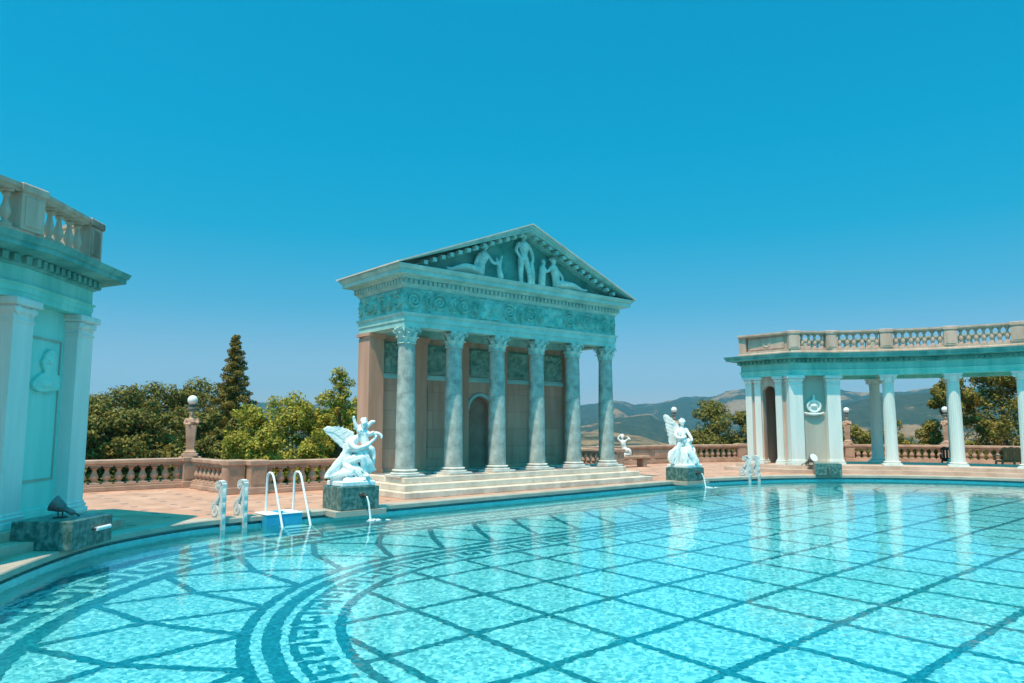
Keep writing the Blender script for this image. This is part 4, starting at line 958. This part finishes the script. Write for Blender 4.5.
# statue 2
x, y = XY(PED[1][0] + .475, PED[1][1] + .49)
s1.scale = (.95, .95, .93)
s2 = thing('marble_statue', 'white marble winged figure with one tall upswept wing, before a globe lamp', 'statue', x, y, .465, -math.atan2(x, y), 'white marble statues')
mb = MB(); mb.bevbox(-.44, .44, -.45, .45, 0, .12, .02); pl = mb.build('plinth', M['marble'], s2); pl.rotation_euler = (0, 0, TH + math.atan2(x, y))
wing2 = [(-.74, 1.88), (-.67, 1.94), (-.56, 1.90), (-.40, 1.74), (-.22, 1.58), (-.04, 1.40), (-.04, 1.0), (-.28, .86), (-.50, .78), (-.57, .94), (-.56, 1.06), (-.61, 1.2), (-.60, 1.32), (-.66, 1.48), (-.66, 1.6), (-.72, 1.74)]
sculpt('figure_group', [
    [(-.38, 0, .12, .14), (-.1, 0, .16, .22), (.2, 0, .14, .2), (.42, -.02, .12, .12)], [(-.3, .1, .3, .2), (0, .1, .4, .26), (.2, .1, .3, .2)],
    [(-.08, .05, .66, .20), (-.10, .04, .9, .16), (-.10, 0, 1.12, .15), (-.07, -.02, 1.3, .16), (-.06, 0, 1.42, .08), (-.06, -.02, 1.5, .06)],
    [(.02, -.02, .72, .16), (.14, -.2, .62, .12), (.24, -.24, .42, .09), (.32, -.2, .2, .07)], [(-.14, -.02, .66, .16), (-.32, -.2, .62, .12), (-.42, -.24, .40, .09), (-.44, -.24, .18, .07)],
    [(.08, 0, 1.36, .075), (.18, -.1, 1.2, .06), (.26, -.2, 1.06, .05), (.28, -.24, .98, .045)], [(-.2, -.02, 1.36, .075), (-.3, -.14, 1.16, .06), (-.14, -.24, 1.06, .05), (.06, -.26, 1.1, .04)],
    [(.20, -.1, .58, .12), (.20, -.1, .74, .11), (.19, -.1, .82, .07)], [(.28, -.1, .74, .05), (.36, -.2, .64, .04), (.36, -.24, .52, .035)], [(.24, -.1, .52, .1), (.36, -.18, .36, .07), (.42, -.2, .18, .05)],
    [(.0, .1, .95, .16), (.12, .1, .7, .2), (.25, .04, .4, .18), (.40, .0, .2, .13)], [(-.1, -.08, .6, .2), (-.25, -.1, .4, .2), (-.3, -.1, .2, .18)], [(.05, -.1, .55, .18), (.16, -.12, .34, .18), (.2, -.1, .16, .18)], [(-.2, .1, .5, .2), (-.46, .0, .5, .13), (-.5, -.04, .3, .12)], [(-.02, -.26, .5, .10), (-.02, -.26, .3, .14), (0, -.24, .12, .16)],
    *folds((-.1, -.16, .98), (-.42, -.26, .14), 7, .12, .02, 5), *folds((.06, -.16, .92), (.36, -.22, .14), 8, .13, .02, 6), *folds((-.02, -.16, 1.3), (.0, -.2, .8), 5, .10, .015, 7), *folds((.0, -.28, .6), (.02, -.34, .14), 5, .12, .018, 8)],
    head((-.05, -.04, 1.62), .12, .4) + hair((-.06, 0, 1.65), .13, 26, 9) + head((.19, -.14, .93), .10, -.4) + hair((.19, -.1, .96), .11, 20, 10),
    M['marble'], s2, .0125, fat=1.1, plates=[(wing2, lambda a, b: .08 - .25 * (a + .2), lambda a, b: .15 - .25 * (a + .2))], smooth=3)
mb = MB()
for k in range(8):
    t_ = k / 7; x0, z0 = -.70 + .24 * t_ * t_, 1.82 - .92 * t_
    mb.extrude([(x0, z0), (x0 + .04, z0 + .09), (x0 + .30, z0 - .04 - .06 * t_), (x0 + .32, z0 - .13 - .05 * t_), (x0 + .06, z0 - .05)], lambda a, b, d: (a, d - .25 * (a + .2), b), .06 - .006 * (k % 2), .10)
mb.build('wing_feathers', M['marble'], s2)
# bench and small kneeling statue by the far parapet
bx, by = 5.65, 35.7; brz = math.atan2(RB[2][1] - RB[1][1], RB[2][0] - RB[1][0])
bn = thing('stone_bench', 'low pale stone bench standing before the solid parapet', 'bench', bx, by, 0, brz)
mb = MB(); mb.bevbox(-1.15, 1.15, -.28, .28, .40, .52, .02); mb.build('seat', M['rail'], bn)
for s_ in (-.8, .8): mb = MB(); mb.bevbox(s_ - .12, s_ + .12, -.22, .22, 0.004, .40, .02); mb.build('support', M['rail'], bn)
s3 = thing('marble_statue', 'small white marble kneeling figure with raised arms on the stone bench', 'statue', bx - .25, by - .05, .52, -.15, 'white marble statues')
sculpt('figure', [[(-.22, 0, .06, .09), (0, 0, .08, .16), (.24, 0, .06, .1)], [(.0, 0, .28, .15), (-.03, -.02, .46, .12), (-.07, -.03, .64, .135), (-.09, 0, .76, .06), (-.1, 0, .82, .05)],
    [(0, -.05, .28, .12), (.2, -.16, .30, .09), (.26, -.14, .12, .07), (.05, -.1, .10, .06)], [(-.04, 0, .26, .12), (-.2, -.12, .22, .09), (-.1, .1, .10, .07)],
    [(.05, -.02, .72, .055), (.18, -.06, .82, .045), (.27, -.06, .80, .04), (.14, -.02, .93, .035)], [(-.2, -.02, .72, .055), (-.3, -.06, .84, .045), (-.22, -.04, .98, .035), (-.12, 0, 1.02, .03)]],
    head((-.1, -.02, .92), .095, .3) + hair((-.1, 0, .95), .10, 16, 12), M['marble'], s3, .016)

# green blocks with tube spouts, floodlights on them
r = thing('marble_block', 'dark green marble block with a white tube, at the foot of the near pavilion', 'fountain block', -7.02, 12.02, .003, R_(88.5), 'green marble fountain blocks')
mb = MB(); mb.bevbox(0, 1.12, 0, 1.0, 0, .46, .012); mb.build('block', M['green'], r)
mb = MB(); mb.tube([(.55, -.06, .27), (.95, -.06, .27)], .035, 12); mb.build('spout', M['whiteplastic'], r)
mb = MB(); mb.tube([(.54, .03, .27), (.54, -.062, .27)], .02, 8); mb.tube([(.96, .03, .27), (.96, -.062, .27)], .02, 8); mb.build('bracket', M['bronze'], r)
def floodlight(label, x, y, z, rz, lens_mat, sc=1.0):
    r = thing('floodlight', label, 'floodlight', x, y, z, rz, 'floodlights'); r.scale = (sc,) * 3
    mb = MB(); mb.bevbox(-.12, .12, -.10, .10, 0, .025, .008); mb.tube([(-.10, 0, .02), (-.12, 0, .12), (-.12, 0, .22)], .014, 6); mb.tube([(.10, 0, .02), (.12, 0, .12), (.12, 0, .22)], .014, 6); mb.build('yoke', M['bronze'], r)
    mt = T(0, 0, .22) @ Matrix.Rotation(R_(62), 4, 'X')
    mb = MB(); mb.lathe([(.05, -.30), (.06, -.26), (.055, -.10), (.09, -.06), (.13, .04), (.165, .14), (.175, .15), (.175, .17), (.16, .17)], 20, mtx=mt); mb.build('housing', M['lampmetal'], r)
    mb = MB(); mb.lathe([(.01, .172), (.158, .172), (.158, .178), (.01, .185)], 20, mtx=mt); mb.build('lens', lens_mat, r)
    mb = MB(); mb.tube([(-.05, .16, .09), (-.15, .25, .06), (-.2, .3, .0)], .014, 6); mb.build('cable', M['bronze'], r)
    return r
floodlight('grey floodlight tilted up on the green block before the near pavilion', -7.55, 12.55, .465, R_(-80), M['bronze'], .8)
# far block
bxF, byF = 12.15, 29.85
r = thing('marble_block', 'dark green marble block with a thin spout, at the foot of the far pavilion', 'fountain block', bxF, byF, .003, -.28, 'green marble fountain blocks')
mb = MB(); mb.bevbox(0, .98, 0, .9, 0, .47, .012); mb.build('block', M['green'], r)
mb = MB(); mb.tube([(.45, .0, .30), (.45, -.12, .30), (.47, -.2, .2), (.47, -.22, .02)], .022, 8); mb.build('spout', M['bronze'], r)
fl2 = floodlight('round white floodlight resting on the platform under the wreathed shield', 12.55, 31.25, .303, R_(20), M['lens'], 1.15)

# ============================================================ POOL FURNITURE
# carved marble scroll rails at the edge
def scroll_mesh():
    mb = MB(); d = .11
    def spiral(cx, cz, r0, turns, a0, sg, n=34):
        return [(cx + r0 * (1 - .80 * i / n) * math.cos(a0 + sg * turns * 2 * PI * i / n), cz + r0 * (1 - .80 * i / n) * math.sin(a0 + sg * turns * 2 * PI * i / n)) for i in range(n + 1)]
    def ribbon(pts, w):
        L = []; Rr = []
        for i, p in enumerate(pts):
            a = pts[max(0, i - 1)]; b_ = pts[min(len(pts) - 1, i + 1)]; t_ = Vector((b_[0] - a[0], b_[1] - a[1])).normalized(); ww = w(i / (len(pts) - 1))
            L.append((p[0] - t_.y * ww, p[1] + t_.x * ww)); Rr.append((p[0] + t_.y * ww, p[1] - t_.x * ww))
        n = len(L); vs = [(a, -d / 2, b_) for a, b_ in L] + [(a, -d / 2, b_) for a, b_ in Rr] + [(a, d / 2, b_) for a, b_ in L] + [(a, d / 2, b_) for a, b_ in Rr]
        fs = []
        for i in range(n - 1): fs += [(i, i + 1, n + i + 1, n + i), (2 * n + i, 3 * n + i, 3 * n + i + 1, 2 * n + i + 1), (i, 2 * n + i, 2 * n + i + 1, i + 1), (n + i, n + i + 1, 3 * n + i + 1, 3 * n + i)]
        fs += [(0, n, 3 * n, 2 * n), (n - 1, 3 * n - 1, 4 * n - 1, 2 * n - 1)]
        mb.add(vs, fs)
    # x: 0 at the pool face, negative towards the deck
    big = spiral(-.36, .22, .20, 1.75, R_(60), 1); ribbon(big, lambda t_: .045 - .02 * t_)
    top = spiral(-.25, .84, .13, 1.5, R_(-20), 1); ribbon(top, lambda t_: .04 - .02 * t_)
    ribbon([(-.06, .98), (-.04, .9), (-.09, .74), (-.16, .60), (-.25, .48), (-.27, .42), (-.27, .40)], lambda t_: .05)
    ribbon([(-.2, .965), (-.10, .96), (.0, .88)], lambda t_: .04)
    mb.box(-.09, .03, -d / 2 + .003, d / 2 - .003, -.32, .9); mb.box(-.58, .028, -d / 2 + .02, d / 2 - .02, -.001, .24); mb.box(-.2, .02, -d / 2 + .03, d / 2 - .03, .2, .7)
    mb.lathe([(.01, -d / 2 - .01), (.05, -d / 2 - .01), (.05, d / 2 + .01), (.01, d / 2 + .01)], 14, mtx=T(-.36, 0, .22) @ Matrix.Rotation(PI / 2, 4, 'X')); mb.lathe([(.01, -d / 2 - .01), (.035, -d / 2 - .01), (.035, d / 2 + .01), (.01, d / 2 + .01)], 14, mtx=T(-.25, 0, .84) @ Matrix.Rotation(PI / 2, 4, 'X'))
    for z0, z1 in ((-.1, .1), (.2, .42), (.52, .8)): mb.bevbox(.028, .036, -.034, .034, z0, z1, .003)
    return mb
mscroll = mat('scroll_marble', (.52, .55, .54), (.76, .77, .75), .6, 6.0, .3, 30)
def edge_at(px_u):
    """pool edge point nearest to a given u on the temple side, with outward normal"""
    best = None
    for i in range(len(OUT)):
        a, b_ = Vector(OUT[i]), Vector(OUT[(i + 1) % len(OUT)]); p = (a + b_) / 2
        if p.y > CV and (best is None or abs(p.x - px_u) < best[0]): d = (b_ - a).normalized(); best = (abs(p.x - px_u), p, Vector((d.y, -d.x)), a, b_)
    _, p, n_, a, b_ = best; t_ = (px_u - a.x) / (b_.x - a.x) if abs(b_.x - a.x) > 1e-6 else .5; return a.lerp(b_, max(0, min(1, t_))), n_
sc0 = None
for u, lab in ((-5.78, 'carved marble scroll rail at the near pool edge, farther from the blue step'), (-5.26, 'carved marble scroll rail at the near pool edge, right beside the blue step'), (14.45, 'carved marble scroll rail at the far pool edge, on the side of the winged statue'), (14.9, 'carved marble scroll rail at the far pool edge, on the side of the end pavilion')):
    p, n_ = edge_at(u); x, y = XY(p.x, p.y); ang = math.atan2(-n_.y, -n_.x) + TH
    if sc0 is None: sc0 = tag(scroll_mesh().build('scroll_rail', mscroll), lab, 'pool rail', 'carved scroll rails at the pool edge'); o = sc0
    else: o = sc0.copy(); C.objects.link(o); o['label'] = lab
    o.location = (x, y, 0.006); o.rotation_euler = (0, 0, ang); o.scale = (.92, .92, .80)
# ladder: two bent white tubes with treads under water, blue and white step beside it
p, n_ = edge_at(-4.35); x, y = XY(p.x, p.y); ang = math.atan2(-n_.y, -n_.x) + TH
ld = thing('pool_ladder', 'white tubular pool ladder bent over the rim above submerged treads', 'ladder', x, y, 0, ang)
for s_ in (-.33, .33):
    mb = MB(); mb.tube([(-.34, s_, .006), (-.33, s_, .45), (-.32, s_, .80), (-.29, s_, .88), (-.22, s_, .92), (-.10, s_, .92), (-.02, s_, .88), (.04, s_, .80), (.26, s_, .36), (.52, s_, -.16), (.70, s_, -.52), (.84, s_, -.8), (.98, s_, -1.1)], .026, 10); h_ = mb.build('handrail', M['metal'], ld); h_.cycles.is_caustics_receiver = True
for k in range(4):
    mb = MB(); mb.bevbox(.30 + .12 * k, .62 + .12 * k, -.31, .31, -.34 - .26 * k, -.30 - .26 * k, .008); h_ = mb.build('tread', M['whiteplastic'], ld); h_.cycles.is_caustics_receiver = True
st_ = thing('pool_step', 'blue pool step with a white top, standing over the rim beside the ladder', 'step', *XY(*edge_at(-4.48)[0]), 0, ang)
mb = MB(); mb.bevbox(-.30, .22, -.42, .42, -.24, .012, .02); bb = mb.build('body', M['blue'], st_); bb.cycles.is_caustics_receiver = True
mb = MB(); mb.bevbox(-.42, .23, -.43, .43, .012, .045, .012); mb.build('top_plate', M['whiteplastic'], st_)
for s_ in (-.25, 0, .25): mb = MB(); mb.bevbox(-.36, .18, s_ - .09, s_ + .09, .045, .051, .002); mb.build('grip_pad', M['blue'], st_) if s_ == 0 else mb.build('grip_pad', M['whiteplastic'], st_)
# chairs on the far terrace
def armchair(label, x, y, z, rz, m):
    r = thing('armchair', label, 'chair', x, y, z, rz, 'armchairs on the colonnade terrace')
    mb = MB(); mb.bevbox(-.38, .38, -.36, .34, .34, .42, .02); mb.build('seat', m, r)
    mb = MB()
    for k in range(6): mb.bevbox(-.36 + k * .12, -.27 + k * .12, .30, .35, .46, .88, .01)
    loop = [(-.42, .86), (.42, .86), (.42, .93), (.28, 1.02), (.12, .98), (0, 1.04), (-.12, .98), (-.28, 1.02), (-.42, .93)]
    mb.extrude(loop, lambda a, b_, d: (a, d, b_), .29, .36); mb.bevbox(-.40, .40, .295, .355, .42, .50, .01); mb.build('backrest', m, r)
    for s_ in (-1, 1):
        mb = MB(); mb.bevbox(s_ * .42 - .05, s_ * .42 + .05, -.38, .36, .60, .65, .015); mb.bevbox(s_ * .42 - .03, s_ * .42 + .03, -.35, -.29, .40, .60, .005); mb.build('armrest', m, r)
        for yy in (-.32, .30): mb = MB(); mb.bevbox(s_ * .38 - .035, s_ * .38 + .035, yy - .035, yy + .035, 0.002, .36, .008); mb.build('leg', m, r)
    return r
armchair('brown wooden slat-backed armchair between the two rightmost columns', 22.4, 33.6, 0, R_(170), M['wood'])
armchair('dark armchair half hidden behind the round column, beside its brown neighbour', 20.3, 34.4, 0, R_(150), M['darkwood'])

# ============================================================ TREES
def crown_mesh(name, lobes, n, size, material, parent, flat=.35, seed=0, up=.4):
    g = np.random.default_rng(seed); L = np.array([l[:3] for l in lobes]); Rr = np.array([l[3:6] for l in lobes]); vol = Rr.prod(1) ** (2 / 3); pr = vol / vol.sum()
    i = g.choice(len(lobes), n, p=pr); d = g.normal(size=(n, 3)); d /= np.linalg.norm(d, axis=1)[:, None]; rad = g.uniform(.35, 1.08, n) ** .6
    c = L[i] + d * Rr[i] * rad[:, None]
    nm = d + g.normal(size=(n, 3)) * .55 + np.array([0, 0, up]); nm /= np.linalg.norm(nm, axis=1)[:, None]
    a = np.cross(nm, g.normal(size=(n, 3))); a /= np.linalg.norm(a, axis=1)[:, None]; b_ = np.cross(nm, a); s = size * g.uniform(.5, 1.35, n)[:, None]
    cup = nm * s * .25
    # a leaf spray: two folded quads
    v = np.stack([c - a * s - cup, c - b_ * s * .55, c + a * s - cup, c + b_ * s * .55, c + nm * s * .0 + a * s * .1], 1)[:, :4].reshape(-1, 3)
    me = bpy.data.meshes.new(name); me.vertices.add(4 * n); me.vertices.foreach_set('co', v.ravel()); me.loops.add(4 * n); me.loops.foreach_set('vertex_index', np.arange(4 * n)); me.polygons.add(n); me.polygons.foreach_set('loop_start', np.arange(0, 4 * n, 4)); me.polygons.foreach_set('loop_total', np.full(n, 4)); me.update(); me.validate()
    me.materials.append(material); o = bpy.data.objects.new(name, me); C.objects.link(o); o.parent = parent; return o
def trunk_mesh(h, r, limbs, seed, parent):
    g = random.Random(seed); mb = MB(); mb.tube([(0, 0, 0), (g.uniform(-.1, .1), g.uniform(-.1, .1), h * .4), (g.uniform(-.2, .2), g.uniform(-.2, .2), h * .75), (0, 0, h)], [r, r * .75, r * .5, r * .12], 9)
    for l in limbs:
        z0 = h * g.uniform(.3, .6); mb.tube([(0, 0, z0), (l[0] * .45, l[1] * .45, z0 + (l[2] - z0) * .6), l[:3]], [r * .4, r * .25, r * .07], 6)
    return mb.build('trunk', M['bark'], parent)
def ztop(py, D): return 2 + (425 - py) / 736 * D
GRP = 'trees beyond the terrace'
def oak(kind, label, px, py, D, wpx, n, size, material, seed, nl=16, sparse=False, zb=None):
    x = (px - 512) / 736 * D; zt_ = ztop(py, D); zb = -4.2 - max(0, D - 47) * .09 if zb is None else zb; w = wpx / 736 * D / 2; H = zt_ - zb; g = random.Random(seed)
    r = thing(kind, label, 'tree', x, D, zb, g.uniform(0, .3), GRP); lobes = []
    cz = H * .60
    for k in range(nl):
        a = g.uniform(0, 2 * PI); e = g.uniform(-.5, 1.2); rr_ = g.uniform(.45, .85); s = w * g.uniform(.20, .42) * (.62 if sparse else 1)
        lobes.append((w * rr_ * math.cos(a) * math.cos(e), w * rr_ * math.sin(a) * math.cos(e), min(H - s * .75, cz + (H - cz) * .85 * math.sin(e) + g.uniform(-.3, .3)), s, s, s * .75))
    lobes.append((g.uniform(-.15, .15) * w, 0, H - w * .26, w * .34, w * .34, w * .26))
    if not sparse:
        lobes.append((0, 0, cz * .9, w * .75, w * .75, H * .32))
        for k in range(7):
            a = 2 * PI * k / 7; lobes.append((w * .7 * math.cos(a), w * .7 * math.sin(a), H * .3 + g.uniform(-.3, .3), w * .36, w * .36, H * .2))
    if sparse:
        for k in range(26): l = lobes[k % len(lobes)]; q_ = w * g.uniform(.10, .2); lobes.append((l[0] + g.uniform(-.5, .5) * w, l[1] + g.uniform(-.5, .5) * w, min(H - q_ * .5, l[2] + g.uniform(-.5, .35) * w), q_, q_, q_ * .8))
    else:
        for k in range(24): l = lobes[k % nl]; q_ = w * g.uniform(.09, .17); a = g.uniform(0, 6.28); lobes.append((l[0] + l[3] * math.cos(a), l[1] + l[3] * math.sin(a), min(H - q_ * .4, l[2] + l[5] * g.uniform(.2, .9)), q_, q_, q_))
    crown_mesh('crown', lobes, n, size, material, r, seed=seed); trunk_mesh(H * .8, max(.12, w * .06), [(l[0] * .8, l[1] * .8, l[2]) for l in lobes[:9]], seed, r)
    return r
oaks = [(66, 392, 62, 90, 'broad dark oak at the left edge of the wooded slope, behind the near pavilion'), (118, 385, 58, 92, 'broad dark oak rising right beside the near pavilion'), (160, 381, 62, 84, 'broad dark oak left of the globe lamp'), (204, 377, 66, 84, 'tall dark oak crown behind the globe lamp, beside the conifer'),
        (138, 408, 50, 80, 'lower dark oak in the front rank, above the long balustrade'), (92, 412, 48, 70, 'lower dark oak in the front rank, cut off by the near pavilion'), (196, 412, 50, 66, 'lower dark oak in the front rank, right behind the lamp herm'), (238, 418, 48, 60, 'lower dark oak in the front rank, under the conifer')]
for k, (px, py, D, w, lab) in enumerate(oaks): oak('oak_tree', lab, px, py, D, w, 20000, .125, M['leaf_oak'], 20 + k)
# conifer
x = (234 - 512) / 736 * 58; zb = -5.2; zt_ = ztop(334, 58); H = zt_ - zb
r = thing('conifer_tree', 'tall pointed conifer standing above the oaks and the light green trees', 'tree', x, 58, zb, 0, GRP); lobes = []; g = random.Random(5)
for k in range(72):
    t_ = (k + .5) / 72; z = H * (.28 + .71 * t_); rad = 3.1 * (1 - t_) ** .85 + .05; a = k * 2.4; rr_ = rad * g.uniform(.45, .85); s = .34 + .52 * (1 - t_)
    lobes.append((rr_ * math.cos(a), rr_ * math.sin(a), z - .25 * rad, s, s, s * .55))
for k in range(16): t_ = k / 16; lobes.append((0, 0, H * (.25 + .74 * t_), .95 * (1 - t_) + .12, .95 * (1 - t_) + .12, .6))
crown_mesh('crown', lobes, 26000, .10, M['leaf_conifer'], r, seed=77, up=-.1); trunk_mesh(H * .97, .3, [], 5, r)
lights = [(340, 398, 37, 40, 'light green leafy tree filling the gap under the slim tree, by the temple corner'), (256, 404, 36, 62, 'light green leafy tree under the conifer, left of its clump'), (293, 391, 34, 66, 'light green leafy tree in the middle of its clump, behind the pool ladder'), (322, 393, 35, 54, 'light green leafy tree beside the slim tree, behind the nearer winged statue'), (272, 426, 31, 52, 'low light green bush-like tree above the corner piers'), (318, 428, 31, 52, 'low light green bush-like tree behind the balustrade run next to the temple')]
for k, (px, py, D, w, lab) in enumerate(lights): oak('leafy_tree', lab, px, py, D, w, 17000, .072, M['leaf_light'], 50 + k, nl=26)
x = (341 - 512) / 736 * 34; zb = -4.2; H = ztop(364, 34) - zb; g = random.Random(61)
r = thing('leafy_tree', 'slim taller light green tree with thin branches, against the temple corner', 'tree', x, 34, zb, 0, GRP); lobes = []; mb = MB()
mb.tube([(0, 0, 0), (.08, 0, H * .4), (-.05, .05, H * .75), (.05, 0, H * .98)], [.13, .10, .06, .015], 8)
for k in range(34):
    t_ = .42 + .56 * (k + .5) / 34; a = k * 2.4; L_b = (1.25 - 1.0 * (t_ - .42) / .56) * g.uniform(.7, 1.1); z0 = H * t_ - .25; tip = (L_b * math.cos(a), L_b * math.sin(a), min(H - .08, z0 + L_b * .75)); mb.tube([(0, 0, z0), (tip[0] * .5, tip[1] * .5, z0 + L_b * .3), tip], [.035, .02, .006], 5)
    for q_ in range(4): f = .4 + .2 * q_; sz = g.uniform(.13, .26); lobes.append((tip[0] * f + g.uniform(-.12, .12), tip[1] * f + g.uniform(-.12, .12), z0 + (tip[2] - z0) * f + g.uniform(-.1, .12), sz, sz, sz))
mb.build('trunk', M['bark'], r); crown_mesh('crown', lobes, 5200, .065, M['leaf_light'], r, seed=61)
oak('leafy_tree', 'light green tree hidden for the most part behind the temple corner', 366, 384, 36, 40, 9000, .075, M['leaf_light'], 62)
oak('oak_tree', 'rounded dark oak between the farther winged statue and the far pavilion', 712, 401, 66, 66, 20000, .13, M['leaf_oak'], 71, nl=18)
oak('oak_tree', 'dark oak half hidden by the end wall of the far pavilion', 748, 410, 64, 50, 13000, .13, M['leaf_oak'], 72)
for k, (px, py, D, w, lab) in enumerate([(852, 424, 56, 46, 'low olive shrub-like tree behind the clear-standing lamp'), (888, 418, 58, 50, 'low olive shrub-like tree seen between the first two round columns'), (922, 426, 55, 40, 'low olive shrub-like tree left of the half hidden lamp')]):
    oak('shrub_tree', lab, px, py, D, w, 9000, .11, M['leaf_sparse'], 80 + k)
for k, (px, py, D, w, n, lab) in enumerate([(952, 374, 52, 70, 9500, 'sparse olive oak with airy branches behind the half hidden lamp'), (1000, 360, 54, 84, 17000, 'large olive oak rising behind the brown armchair'), (1052, 352, 54, 90, 15000, 'large olive oak at the right edge, beyond the last column')]):
    oak('spreading_oak', lab, px, py, D, w, n, .115, M['leaf_sparse'], 90 + k, nl=22, sparse=(k == 0))

# ============================================================ AIR
mb = MB(); mb.box(-9500, 9500, -9500, 9500, -600, 520)
mhz = bpy.data.materials.new('haze_air'); mhz.use_nodes = True; t = mhz.node_tree; t.nodes.remove(t.nodes['Principled BSDF'])
pv = t.nodes.new('ShaderNodeVolumePrincipled'); pv.inputs['Color'].default_value = (.16, .70, 1, 1); pv.inputs['Density'].default_value = .00009; pv.inputs['Anisotropy'].default_value = .2
t.links.new(pv.outputs[0], t.nodes['Material Output'].inputs['Volume'])
hz = mb.build('haze', mhz); struct(hz, 'stuff')
